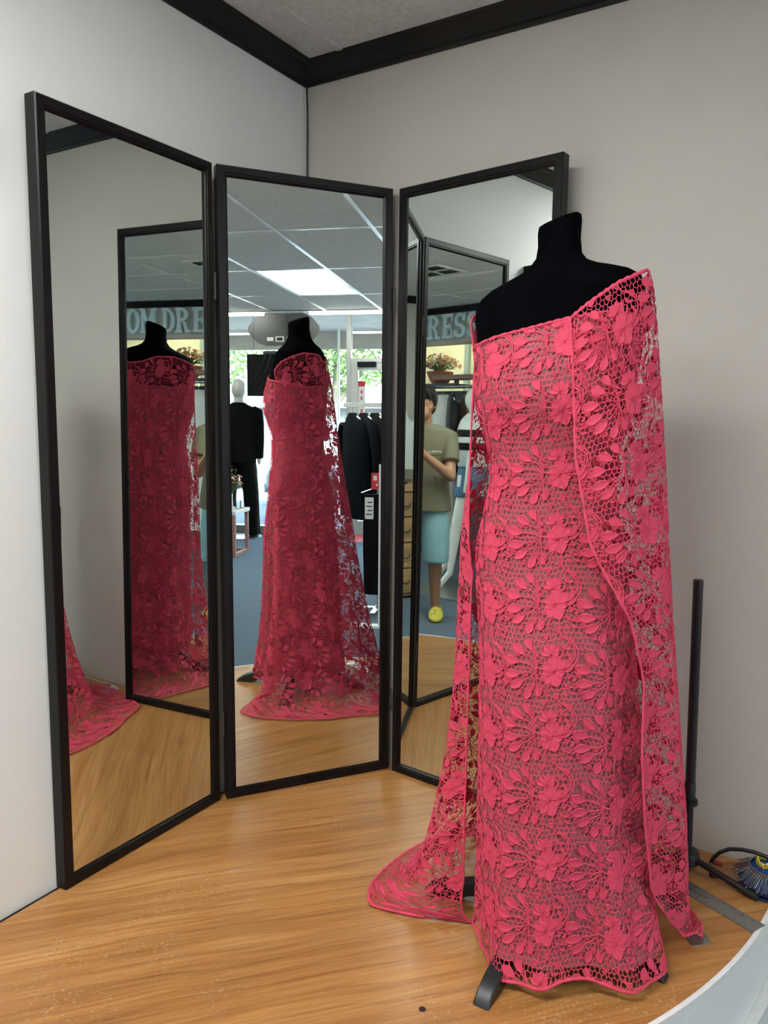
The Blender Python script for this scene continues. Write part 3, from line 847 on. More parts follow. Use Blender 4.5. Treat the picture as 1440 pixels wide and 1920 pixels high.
def lay_lace(name, G, uref, m, parent, keep=None, v0=0.0, u0=0.0):
    """lay the repeat over grid G (rows x cols x 3); rows run down, arc length measured from column uref"""
    nr, nc, _ = G.shape
    du = np.linalg.norm(np.diff(G, axis=1), axis=2)
    U = np.concatenate([np.zeros((nr, 1)), np.cumsum(du, 1)], 1); U = U - U[:, uref:uref + 1]
    dv = np.linalg.norm(np.diff(G, axis=0), axis=2)
    Vb = np.concatenate([[0], np.cumsum(np.median(dv, axis=1))])
    # normals
    gu = np.gradient(G, axis=1); gv = np.gradient(G, axis=0)
    Nn = np.cross(gv, gu); Nn /= np.linalg.norm(Nn, axis=2)[..., None] + 1e-12
    c = G - np.array([C0[0], C0[1], 0]); c[..., 2] = 0
    flip = np.sign((Nn * c).sum(2)); 
    if np.median(flip) < 0: Nn = -Nn
    # resample each row to uniform arc length
    umin, umax = U.min(), U.max(); nu = int((umax - umin) / .004) + 2
    uu = np.linspace(umin, umax, nu)
    GR = np.zeros((nr, nu, 3)); NR = np.zeros((nr, nu, 3)); ok = np.zeros((nr, 2))
    for i in range(nr):
        for k in range(3):
            GR[i, :, k] = np.interp(uu, U[i], G[i, :, k]); NR[i, :, k] = np.interp(uu, U[i], Nn[i, :, k])
        ok[i] = U[i, 0], U[i, -1]
    def S(u, v, h):
        fv = np.interp(v, Vb, np.arange(nr)); i = np.clip(fv.astype(int), 0, nr - 2); tv = (fv - i)[:, None]
        fu = (u - umin) / (umax - umin) * (nu - 1); j = np.clip(fu.astype(int), 0, nu - 2); tu = np.clip(fu - j, 0, 1)[:, None]
        def bi(A): return (A[i, j] * (1 - tu) + A[i, j + 1] * tu) * (1 - tv) + (A[i + 1, j] * (1 - tu) + A[i + 1, j + 1] * tu) * tv
        lo = ok[i, 0] * (1 - tv[:, 0]) + ok[i + 1, 0] * tv[:, 0]; hi = ok[i, 1] * (1 - tv[:, 0]) + ok[i + 1, 1] * tv[:, 0]
        good = (u >= lo) & (u <= hi) & (v >= 0) & (v <= Vb[-1])
        n = bi(NR); n /= np.linalg.norm(n, axis=1)[:, None] + 1e-12
        return bi(GR) + n * h[:, None], good
    VS, QS, base = [], [], 0
    vmax = Vb[-1]
    for a in range(int(math.floor((umin - u0) / TU)) - 1, int(math.ceil((umax - u0) / TU)) + 1):
        for b in range(-1, int(math.ceil((vmax - v0) / TV)) + 1):
            u = TILE_V[:, 0] + u0 + a * TU; v = TILE_V[:, 1] + v0 + b * TV + (a % 2) * TV * .16
            if v.max() < 0 or v.min() > vmax: continue
            P, good = S(u, v, TILE_V[:, 2])
            if not good.any(): continue
            q = TILE_Q[good[TILE_Q].all(1)]
            if len(q) == 0: continue
            used = np.unique(q); rm = np.full(len(P), -1); rm[used] = np.arange(len(used))
            VS.append(P[used]); QS.append(rm[q] + base); base += len(used)
    VS = np.concatenate(VS); QS = np.concatenate(QS)
    inv = np.array(ROOTM[parent.name].inverted())
    VS = VS @ inv[:3, :3].T + inv[:3, 3]
    me = bpy.data.meshes.new(name)
    me.vertices.add(len(VS)); me.vertices.foreach_set('co', VS.astype(np.float32).ravel())
    me.loops.add(len(QS) * 4); me.loops.foreach_set('vertex_index', QS.astype(np.int32).ravel())
    me.polygons.add(len(QS)); me.polygons.foreach_set('loop_start', np.arange(0, len(QS) * 4, 4, dtype=np.int32))
    me.update(calc_edges=True)
    me.validate()
    me.materials.append(m)
    o = bpy.data.objects.new(name, me); COL.objects.link(o); o.parent = parent; ROOTM[o.name] = ROOTM[parent.name]
    return o

def band(name, P, width, side, m, parent, thick=.0022, wav=.0012):
    """a narrow rolled hem along a line of points; side = per-point inward direction"""
    P = [Vector(p) for p in P]
    path, rad = [], []
    for i, p in enumerate(P):
        path.append(p + Vector(side[i]) * (width * .4)); rad.append((width * .5 + wav * math.sin(i * 2.1), thick))
    mb = MB()
    rings = []
    n = 8
    for i, p in enumerate(path):
        t = (path[min(i + 1, len(path) - 1)] - path[max(i - 1, 0)]).normalized()
        a = Vector(side[i]); a = (a - t * a.dot(t)).normalized(); b = t.cross(a)
        rings.append([p + a * (math.cos(2 * pi * k / n) * rad[i][0]) + b * (math.sin(2 * pi * k / n) * rad[i][1]) for k in range(n)])
    mb.loft(rings)
    return mb.build(name, m, parent, smooth=True, angle=70)

def edge_band(name, G, which, width, m, parent, step=3):
    if which == 'top': P = G[0]; Q = G[4]
    elif which == 'bottom': P = G[-1]; Q = G[-5]
    elif which == 'first': P = G[:, 0]; Q = G[:, 3]
    else: P = G[:, -1]; Q = G[:, -4]
    d = Q - P; d /= np.linalg.norm(d, axis=1)[:, None] + 1e-9
    idx = list(range(0, len(P), step))
    if idx[-1] != len(P) - 1: idx.append(len(P) - 1)
    return band(name, P[idx], width, d[idx], m, parent)

gown = thing('evening_gown', 'coral pink floral lace column gown with a trailing one-shoulder lace cape', 'dress', (C0[0], C0[1], 0))
GL = gown_grid(0.0, .062)
mb = MB()
idx = range(0, NU - 1, 4)
rows = [GL[i, list(idx)] for i in range(0, NV, 6)] + [GL[-1, list(idx)]]
mb.loft([[tuple(p) for p in r] for r in rows], cap=False)
mb.build('lining', M_LINING, gown, smooth=True, angle=80)
GG = gown_grid(.0050)
bod = lay_lace('gown_lace', GG, 199, M_LACE, gown, u0=-.075, v0=-.02)
edge_band('neckline_trim', GG, 'top', .006, M_LACE_HEM, gown, 3)
edge_band('hem_trim', GG, 'bottom', .0075, M_LACE_HEM, gown, 2)
GC = cape_grid()
cape = lay_lace('cape_lace', GC, 60, M_LACE, gown, u0=.01, v0=.0)
edge_band('neckline_trim', GC, 'top', .007, M_LACE_HEM, cape, 2)
edge_band('hem_trim', GC, 'bottom', .0075, M_LACE_HEM, cape, 2)
edge_band('front_edge_trim', GC, 'first', .0055, M_LACE_HEM, cape, 3)
edge_band('side_edge_trim', GC, 'last', .005, M_LACE_HEM, cape, 3)

# ------------------------------------------------------------------ small things on the platform
# light stand
ls = thing('tripod_stand', 'thin black tripod pole standing behind the gown by the wall', 'stand', (.118, 1.3196, 0))
top = Vector((.112, 1.3076, .775)); bot = Vector((.118, 1.3196, .055))
at = lambda t: bot + (top - bot) * t
MB().tube([at(.235), at(.985), at(.99), at(1)], [.0125, .0125, .0128, .0118], 20).build('upper_tube', M_BLACK, ls, smooth=True)
MB().tube([at(0), at(.26)], .0108, 18).build('lower_tube', M_BLACK, ls, smooth=True)
MB().tube([at(.19), at(.192), at(.255), at(.258)], [.0128, .0142, .0142, .0132], 18).build('collar', M_BLACK, ls, smooth=True)
MB().tube([at(.172), at(.176), at(.184), at(.186), at(.192)], [.0185, .021, .021, .0185, .0200], 22).build('flange', M_BLACK, ls, smooth=True)
MB().lathe([(.0, .018), (.026, .018), (.0295, .022), (.0300, .046), (.0280, .053), (.020, .056), (.0, .057)], 28, (.118, 1.3196, 0)).build('hub', M_BLACK, ls, smooth=True, angle=35)
for a in (73, 6, -68):
    d = Vector((math.cos(math.radians(a)), math.sin(math.radians(a)), 0)); o = Vector((.118, 1.3196, 0))
    lo = MB().tube([o + d * .026 + Vector((0, 0, .036)), o + d * .160 + Vector((0, 0, .0125))], .0085, 14).build('leg', M_BLACK, ls, smooth=True)
    MB().tube([o + d * .150 + Vector((0, 0, .0143)), o + d * .183 + Vector((0, 0, .0100))], .0098, 14).build('rubber_tip', M_RUBBER, lo, smooth=True)

# steel rulers
def ruler(label, corner, dirv, wdir, z, text):
    c, d, w = Vector((*corner, z)), Vector((*dirv, 0)).normalized(), Vector((*wdir, 0)).normalized()
    t = thing('steel_ruler', label, 'ruler', tuple(c), group='steel rulers on the platform')
    Lr, Wr, Th = .3048, .0508, .0012
    q = [c, c + d * Lr, c + d * Lr + w * Wr, c + w * Wr]
    mb = MB(); mb.add(q + [p + Vector((0, 0, Th)) for p in q], [(3, 2, 1, 0), (4, 5, 6, 7), (0, 1, 5, 4), (1, 2, 6, 5), (2, 3, 7, 6), (3, 0, 4, 7)])
    mb.build('blade', M_STEEL, t)
    zt = Vector((0, 0, Th + .0003))
    mk = MB()
    for k in range(0, 97):
        L = .0075 if k % 8 == 0 else (.005 if k % 4 == 0 else .003)
        p = c + d * (.0254 * k / 8) + zt
        mk.add([p, p + d * .00045, p + d * .00045 + w * L, p + w * L], [(0, 1, 2, 3)])
        p = c + w * Wr + d * (.0254 * k / 8) + zt
        mk.add([p, p + d * .00045, p + d * .00045 - w * L, p - w * L], [(0, 1, 2, 3)])
    mk.build('tick_marks', M_INK, t, kind='stuff')
    rd = -d                       # the lettering reads from the hidden end towards this one
    ey = Vector((-rd.y, rd.x, 0))
    far = c + (w * Wr if ey.dot(w) < 0 else Vector((0, 0, 0)))   # baseline side
    for k in range(1, 12):
        for edge in (0, 1):
            num = 12 - k if edge else k
            b = far + d * (.0254 * k) + ey * (.0365 if edge else .0085)
            n = str(num)
            text_on('inch_number', n, .0075, b - rd * (.0022 * len(n)) + zt, rd, ey, M_INK, t, thick=.0001)
    if text:
        b = far + d * .235 + ey * .020
        text_on('lettering', text, .0115, b + zt, rd, ey, M_INK, t, thick=.0001)
    return t
ruler('steel ruler lettered CUFF WIDE RULE lying nearest the tripod foot', (.2634, 1.5200), (.2243 - .2684, 1.4208 - 1.5120), (.0452, -.0225), .0005, 'CUFF WIDE RULE 2"')
ruler('steel ruler half covered by the end of the trailing cape', (.3973, 1.4258), (.2663 - .3973, 1.3182 - 1.4258), (.0243, -.0295), .0005, '')

M_PIN = mat('pin_steel', (.42, .40, .39), .3, metal=1.0)
# pincushion with safety pins and yellow-headed pins
pc = thing('pincushion', 'blue pincushion bristling with safety pins and yellow pin heads', 'pincushion', (.098, 1.515, 0))
pcx, pcy = .098, 1.515
MB().lathe([(.0, .006), (.052, .006), (.070, .014), (.076, .026), (.070, .040), (.052, .052), (.028, .058), (.0, .059)], 28, (pcx, pcy, 0)).build('cushion', mat('blue_felt', (.012, .055, .22), .8, nscale=50, namt=.2), pc, smooth=True)
MB().lathe([(.0, .0), (.066, .0), (.072, .004), (.066, .009), (.0, .009)], 28, (pcx, pcy, 0)).build('base', mat('navy_plastic', (.01, .025, .08), .4), pc, smooth=True)
for k in range(38):
    a = math.radians(170 + k * 6.2)
    d = Vector((math.cos(a), math.sin(a), 0)); sd = Vector((-d.y, d.x, 0))
    o = Vector((pcx, pcy, 0))
    p0 = o + d * .050 + Vector((0, 0, .058)); p1 = o + d * (.084 + .003 * math.sin(k * 2.3)) + Vector((0, 0, .032 + .004 * math.sin(k * 1.7)))
    mb = MB()
    mb.tube([p0, p1, p1 + d * .003 + sd * .0018 - Vector((0, 0, .001)), p1 + sd * .0040, p0 + sd * .0036], .00085, 5)
    mb.box(p0 + sd * .0018, (.005, .005, .004), Matrix.Rotation(a, 3, 'Z'))
    mb.build('safety_pin', M_PIN, pc, smooth=True)
M_YEL = mat('yellow_pin_head', (.62, .58, .03), .3); M_ORG = mat('orange_pin_head', (.75, .28, .03), .3)
for k in range(110):
    rr = .006 + .052 * math.sqrt((k * .618) % 1); a = k * 2.4
    x, y = pcx + rr * math.cos(a), pcy + rr * math.sin(a)
    z = .062 - .010 * (rr / .056) ** 2 + .012 * ((k * .37) % 1)
    MB().ball((x, y, z), .0034, 8, 6).build('pin_head', M_ORG if k % 13 == 0 else (M_PAPER if k % 9 == 0 else M_YEL), pc, smooth=True)
# strap of the cushion: black tube arching over to it
pcs = [(.085, 1.372, .012), (.082, 1.378, .030), (.080, 1.392, .050), (.078, 1.415, .066), (.078, 1.445, .074), (.080, 1.475, .077), (.086, 1.510, .075), (.095, 1.545, .070)]
tb = tag(MB().tube(pcs, .0052, 10).build('black_tube', M_BLACK, None, smooth=True), 'thin black hose arching from the tripod leg over the pincushion', 'hose')
bc = thing('binder_clip', 'small black binder clip with wire handles under the tripod leg', 'clip', (.112, 1.384, 0))
MB().prism([(-.009, 0), (.009, 0), (.003, .010), (-.003, .010)], -.010, .010, lambda x, y, z: (.116 + x * .8 - z * .4, 1.386 + z * .8 + x * .4, y)).build('clip_body', M_BLACKMAT, bc)
MB().tube([(.114, 1.378, .009), (.098, 1.368, .020), (.094, 1.376, .021), (.110, 1.388, .010)], .0008, 6).build('wire_handle', M_CHROME, bc, smooth=True)
rc = thing('red_clip', 'small red plastic grip lying behind the tripod leg', 'clip', (.062, 1.385, 0))
MB().tube([(.066, 1.368, .006), (.062, 1.382, .010), (.058, 1.398, .007)], [.004, .0065, .005], 10).build('grip', mat('red_plastic', (.30, .012, .015), .4), rc, smooth=True)
MB().tube([(.066, 1.368, .003), (.070, 1.356, .003)], .002, 8).build('tip', M_CHROME, rc, smooth=True)
# paper tag and white cord near the wall, seen in the left mirror
pt = thing('paper_tag', 'white printed paper tag on a cord by the foot of the wall', 'tag', (.05, 1.07, 0))
MB().add([(.093, 1.0756, .003), (.1115, 1.0248, .003), (.040, 1.030, .004), (.024, 1.085, .005), (.093, 1.0756, .0034), (.1115, 1.0248, .0034), (.040, 1.030, .0044), (.024, 1.085, .0054)], [(0, 1, 2, 3), (7, 6, 5, 4), (0, 4, 5, 1), (1, 5, 6, 2), (2, 6, 7, 3), (3, 7, 4, 0)]).build('card', M_PAPER, pt)
for k in range(6):
    y = 1.034 + .007 * k
    MB().bb(.045 + .004 * (k % 2), .098 - .006 * (k % 3), y, y + .002, .0052, .0056).build('print_line', M_INK, pt)
MB().tube([(.026, 1.08, .004), (.022, 1.12, .003), (.030, 1.17, .003), (.024, 1.23, .003), (.020, 1.28, .003)], .0016, 6).build('cord', M_PAPER, pt, smooth=True)
# cable in the corner of the walls
ck = [(.010, -.002, 2.262), (.008, -.001, 2.20), (.004, -.004, 2.13), (.009, -.002, 2.0), (.012, .0, 1.85), (.012, .0, 1.5), (.010, .0, .9), (.011, .0, .02)]
tag(MB().tube(ck, .0028, 7).build('corner_cable', M_BLACK, None, smooth=True), 'thin black cable running down the wall corner behind the mirror', 'cable')
# small speaker on the left wall, seen in the right mirror
sp = thing('wall_speaker', 'small black box fixed high on the left wall, reflected beside the neck', 'speaker', (1.25, 0.02, 1.80))
MB().bb(1.218, 1.284, -.016, .045, 1.78, 1.89).build('housing', M_BLACKMAT, sp, bevel=.004)
MB().bb(1.224, 1.278, .045, .047, 1.79, 1.88).build('grille', M_BLACK, sp)

# ------------------------------------------------------------------ shop sign with slab-serif letters
sg = thing('shop_sign', 'row of pale blue slab-serif letters spelling CUSTOM DRESSES on the bulkhead', 'sign', (4.21, 3.4, 1.97))
MB().bb(4.200, 4.219, 2.10, 5.0, 1.967, 2.262).build('backing_board', M_SIGN_SIDE, sg)
def rect(x0, x1, y0, y1): return [(x0, y0), (x1, y0), (x1, y1), (x0, y1)]
def arcpts(cx, cy, rx, ry, a0, a1, n=14): return [(cx + rx * math.cos(math.radians(a0 + (a1 - a0) * i / (n - 1))), cy + ry * math.sin(math.radians(a0 + (a1 - a0) * i / (n - 1)))) for i in range(n)]
def ringseg(cx, cy, rx, ry, tx, ty, a0, a1, n=14): return arcpts(cx, cy, rx, ry, a0, a1, n) + arcpts(cx, cy, rx - tx, ry - ty, a1, a0, n)
def slab(xc, y, w, h=.13, up=1):   # flared serif foot
    return [(xc - w / 2, y), (xc + w / 2, y), (xc + w / 2 * .86, y + h * up), (xc - w / 2 * .86, y + h * up)]
GLY = {
 'C': [ringseg(.36, .5, .36, .5, .21, .13, 62, 298, 20), [(.50, .64), (.68, .62), (.70, .98), (.56, .86)], [(.50, .36), (.68, .38), (.70, .02), (.56, .14)]],
 'U': [rect(.08, .28, .30, 1), rect(.46, .64, .30, 1), ringseg(.36, .32, .28, .32, .20, .15, 180, 360), slab(.18, 1, .36, -.12), slab(.55, 1, .32, -.12)],
 'S': [ringseg(.34, .73, .30, .27, .18, .13, 40, 270), ringseg(.34, .28, .32, .28, .19, .14, -140, 90), [(.46, .70), (.64, .70), (.64, 1.0), (.50, .86)], [(.04, 0), (.20, .14), (.22, .32), (.04, .32)]],
 'T': [rect(.26, .46, 0, 1), rect(.0, .72, .86, 1), [(0, .88), (.12, .88), (.06, .62), (0, .62)], [(.60, .88), (.72, .88), (.72, .62), (.66, .62)], slab(.36, 0, .42, .12)],
 'O': [ringseg(.36, .5, .36, .5, .20, .13, 0, 360, 30)],
 'M': [rect(.06, .22, 0, 1), rect(.70, .88, 0, 1), [(.06, 1), (.26, 1), (.52, .30), (.42, .18)], [(.88, 1), (.68, 1), (.42, .30), (.52, .18)], slab(.13, 0, .30, .12), slab(.80, 0, .30, .12), slab(.08, 1, .26, -.10), slab(.86, 1, .26, -.10)],
 'D': [rect(.06, .26, 0, 1), ringseg(.26, .5, .44, .5, .20, .13, -90, 90, 20), rect(.0, .30, .87, 1), rect(.0, .30, 0, .13)],
 'R': [rect(.06, .26, 0, 1), ringseg(.28, .73, .36, .27, .19, .12, -90, 90, 16), rect(.0, .32, .88, 1), rect(.22, .34, .46, .58), [(.32, .50), (.50, .44), (.62, .12), (.78, .10), (.78, 0), (.50, 0), (.42, .30)], slab(.16, 0, .38, .12)],
 'E': [rect(.06, .26, 0, 1), rect(0, .62, .87, 1), rect(0, .62, 0, .13), rect(.20, .46, .44, .56), [(.50, .90), (.62, .90), (.62, .64), (.56, .64)], [(.50, .10), (.62, .10), (.62, .36), (.56, .36)], rect(.42, .50, .36, .64)],
}
SIGN_X = [('C', 4.60, 4.44), ('U', 4.43, 4.28), ('S', 4.27, 4.13), ('T', 4.125, 3.97), ('O', 3.88 + .0, 3.715), ('M', 3.712, 3.518), ('D', 3.462, 3.316), ('R', 3.306, 3.136), ('E', 3.113, 2.973), ('S', 2.967, 2.811), ('S', 2.803, 2.646), ('E', 2.640, 2.502), ('S', 2.496, 2.345)]
SIGN_X[0:4] = [('C', 4.585, 4.43), ('U', 4.42, 4.26), ('S', 4.25, 4.10), ('T', 4.09, 3.90)]
for ch, y0, y1 in SIGN_X:
    gw = max(p[0] for poly in GLY[ch] for p in poly)
    mb = MB()
    for k, poly in enumerate(GLY[ch]):
        mb.prism(poly, 4.165 - .0006 * k, 4.1955 , lambda x, y, z: (z, y0 + (y1 - y0) * x / gw, 2.012 + .240 * y))
    mb.build('letter', M_SIGN, sg)

# ------------------------------------------------------------------ side bay: shelf, flowers, garments
sh = thing('wall_shelf', 'long reddish wooden shelf plank below the shop sign', 'shelf', (4.10, 2.6, 1.6))
MB().bb(4.03, 4.22, 2.06, 3.10, 1.603, 1.645).build('plank', M_SHELF, sh, bevel=.003)
MB().bb(4.12, 4.16, 2.86, 2.89, 1.53, 1.603).build('bracket', M_SLATE, sh)
MB().tube([(4.09, 2.06, 1.535), (4.09, 3.09, 1.535)], .0055, 10).build('hanging_rail', M_CHROME, sh, smooth=True)
pn = tag(MB().bb(4.62, 4.66, 2.10, 5.2, FLOOR, 1.52).build('slate_partition', M_SLATE, None, bevel=.004), 'dark slate partition panel behind the hanging garments', 'partition')
bl = thing('bay_fill_light', 'unseen batten lamp added behind the sign bulkhead to brighten the bay', 'light', (4.5, 3.3, 2.30))  # lamp added out of view to brighten the cream bay wall
MB().bb(4.44, 4.52, 2.3, 4.6, 2.275, 2.305).build('housing', M_TBAR, bl)
MB().tube([(4.48, 2.32, 2.258), (4.48, 4.58, 2.258)], .013, 10).build('tube', mat('bay_fill_tube', (.9, .9, .9), .4, emit=(1.0, .97, .80), estr=16), bl, smooth=True)
struct('ceiling_bay', MB().bb(4.34, XW, 2.05, 6.05, CEIL - .012, CEIL + .01), M_CREAM)

def flower_pot(name, label, loc, pot_prof, pot_mat, n, spread, hgt, cols, seed):
    r = random.Random(seed)
    t = thing(name, label, 'flowers', loc)
    x0, y0, z0 = loc
    MB().lathe(pot_prof, 24, loc).build('pot', pot_mat, t, smooth=True, angle=35)
    zt = z0 + max(z for _, z in pot_prof)
    mats = [mat('petal_%s' % (str(c)), c, .6) for c in cols]
    M_LEAF = mat('leaf_green', (.10, .17, .055), .6)
    for k in range(n):
        a = r.uniform(0, 2 * pi); q = math.sqrt(r.random())
        p = Vector((x0 + spread * q * math.cos(a), y0 + spread * q * math.sin(a), zt + hgt * (.35 + .65 * r.random()) * (1 - .45 * q * q)))
        b = Vector((x0 + .02 * math.cos(a), y0 + .02 * math.sin(a), zt - .02))
        st = MB().tube([b, (b + p) / 2 + Vector((0, 0, .02)), p], .0018, 5).build('stem', M_LEAF, t, smooth=True)
        mb = MB(); pr = r.uniform(.016, .028)
        nd = (p - b).normalized(); e1 = nd.orthogonal().normalized(); e2 = nd.cross(e1)
        for j in range(6):
            aa = j * pi / 3 + r.random()
            d = e1 * math.cos(aa) + e2 * math.sin(aa); s_ = nd.cross(d)
            mb.add([p, p + d * pr * .6 + s_ * pr * .42 + nd * pr * .25, p + d * pr * 1.15 + nd * pr * .1, p + d * pr * .6 - s_ * pr * .42 + nd * pr * .25], [(0, 1, 2, 3)])
        mb.ball(p + nd * pr * .15, pr * .28, 6, 4)
        mb.build('blossom', r.choice(mats), t)
        lm = MB()
        for j in range(2):
            aa = r.uniform(0, 2 * pi); d = Vector((math.cos(aa), math.sin(aa), r.uniform(-.1, .6))); s_ = Vector((-d.y, d.x, 0)).normalized()
            c = b.lerp(p, r.uniform(.4, .8)); l = r.uniform(.03, .05)
            lm.add([c, c + d * l * .5 + s_ * l * .22, c + d * l, c + d * l * .5 - s_ * l * .22], [(0, 1, 2, 3)])
        lm.build('leaf', M_LEAF, st)
    return t
flower_pot('potted_flowers', 'terracotta bowl of yellow and pink artificial flowers at the shelf end', (4.34, 3.27, 1.58), [(0, 0), (.075, 0), (.10, .02), (.135, .10), (.142, .12), (.130, .125), (.12, .11), (0, .10)], M_TERRA, 95, .235, .19, [(.80, .62, .12), (.75, .30, .12), (.72, .40, .38), (.80, .72, .55), (.55, .22, .25)], 3)
struct('ledge_bay', MB().bb(4.24, 4.62, 3.02, 3.60, 1.545, 1.578), M_SLATE)

def garment(name, label, cat, loc, rz, mtl, shoulder, length, depth, sleeve=.55, flare=1.15, group=None, hang=True, neck=.07, fill=1.0):
    """garment on a hanger; local x across the shoulders, z up, hook at the root origin"""
    t = thing(name, label, cat, loc, rz, group)
    L = MB()
    zt = -.075
    prof = [(0, neck * 1.1, depth * .35), (.015, neck * 1.4, depth * .5), (.05, shoulder * .30, depth * .62), (.10, shoulder * .42, depth * .8), (.17, shoulder * .47, depth), (.35, shoulder * .45, depth), (length * .6, shoulder * .47 * (1 + (flare - 1) * .5), depth * 1.05), (length, shoulder * .5 * flare, depth * 1.1)]
    rings = []
    for k, (dz, hw, dp) in enumerate(prof):
        ring = []
        for j in range(24):
            a = 2 * pi * j / 24
            wob = 1 + .16 * math.sin(5 * a + k * .7) * min(1, dz * 3)
            ring.append((math.copysign(abs(math.cos(a)) ** .8, math.cos(a)) * hw, math.sin(a) * dp * wob, zt - dz))
        rings.append(ring)
    L.loft(rings)
    L.build('body', mtl, t, smooth=True, world=False)
    if sleeve:
        for s in (-1, 1):
            p = [(s * shoulder * .40, 0, zt - .10), (s * shoulder * .53, .01, zt - .19), (s * shoulder * .60, .02, zt - .16 - sleeve * .45), (s * shoulder * .60, .035, zt - .13 - sleeve)]
            MB().tube(p, [(.055, depth * .75), (.062, depth * .9), (.052, depth * .8), (.042, depth * .65)], 14).build('sleeve', mtl, t, smooth=True, world=False)
    if hang:
        hk = MB().tube([(0, 0, zt - .01), (0, 0, -.03), (.012, 0, -.012), (.010, 0, .006), (-.004, 0, .011), (-.013, 0, .003)], .002, 6).build('hanger_hook', M_CHROME, t, smooth=True, world=False)
        MB().tube([(-shoulder * .4, 0, zt - .055), (-.03, 0, zt - .008), (.03, 0, zt - .008), (shoulder * .4, 0, zt - .055)], .007, 8).build('hanger', M_PAPER, t, smooth=True, world=False)
    return t
M_BLK_LACE = mat('black_sequin', (.010, .010, .011), .4, bump=.8, bscale=200)
M_TAN = mat('tan_cloth', (.30, .19, .12), .8); M_MAG = mat('magenta_cloth', (.40, .03, .12), .7); M_SAT = mat('pale_blue_satin', (.55, .68, .72), .3)
garment('hanging_gown', 'bulky white gown hanging from the rail below the shelf', 'garment', (4.09, 3.00, 1.530), math.radians(62), M_WHITECLOTH, .52, 1.35, .12, sleeve=0, flare=1.35)
garment('sequin_blouse', 'black sequinned top hanging in front of the white gown', 'garment', (4.00, 2.81, 1.530), math.radians(50), M_BLK_LACE, .36, .75, .06, sleeve=.28)
garment('hanging_jacket', 'tan jacket hanging between the black top and the satin dress', 'garment', (4.09, 2.70, 1.530), math.radians(60), M_TAN, .38, .7, .05, sleeve=.5)
garment('hanging_dress', 'magenta dress hanging beside the tan jacket', 'garment', (4.09, 2.60, 1.530), math.radians(60), M_MAG, .36, .95, .05, sleeve=0)
garment('hanging_slip', 'pale blue satin dress on the rail nearest the striped mannequin', 'garment', (4.09, 2.48, 1.530), math.radians(50), M_SAT, .36, .95, .07, sleeve=.2)

# oak cabinet by the far wall, seen through three reflections
oc = thing('drawer_cabinet', 'oak drawer cabinet with dark ring pulls standing on the carpet', 'cabinet', (3.8, 1.25, FLOOR))
MB().bb(3.44, 4.21, .75, 1.75, FLOOR + .02, .62).build('carcass', M_CABINET, oc)
MB().bb(3.40, 4.215, .72, 1.78, .62, .66).build('top', M_CABINET, oc, bevel=.004)
for k in range(4):
    z0 = FLOOR + .05 + .215 * k
    dr = MB().bb(3.418, 3.44, .78, 1.72, z0, z0 + .20).build('drawer', M_CABINET, oc, bevel=.003)
    for y in (1.0, 1.36):
        MB().tube([(3.412 - .012 * math.sin(pi * i / 8), y + .035 * math.cos(pi * i / 8), z0 + .11 - .03 * math.sin(pi * i / 8)) for i in range(9)], .006, 6).build('pull', M_BRASSD, dr, smooth=True)
bs = garment('folded_white_garment', 'white blouse draped on a stand on the oak cabinet', 'garment', (3.75, 1.42, 1.36), math.radians(80), M_WHITECLOTH, .36, .5, .08, sleeve=.3, hang=False)
MB().tube([(0, 0, -.71), (0, 0, -.02)], .012, 10).build('stand_post', M_BLACK, bs, smooth=True, world=False)
MB().lathe([(0, 0), (.10, 0), (.10, .012), (.02, .02), (0, .02)], 20, (0, 0, -.70)).build('stand_base', M_BLACK, bs, smooth=True, world=False)

# ------------------------------------------------------------------ figures
def local_thing(name, label, cat, loc, rz):
    return thing(name, label, cat, loc, rz)
def oval(hw, dp, z, yc=0, n=28, e=2.3, xc=0):
    out = []
    for j in range(n):
        a = 2 * pi * j / n
        r = (abs(math.cos(a) / hw) ** e + abs(math.sin(a) / dp) ** e) ** (-1 / e)
        out.append((xc + r * math.cos(a), yc + r * math.sin(a), z))
    return out

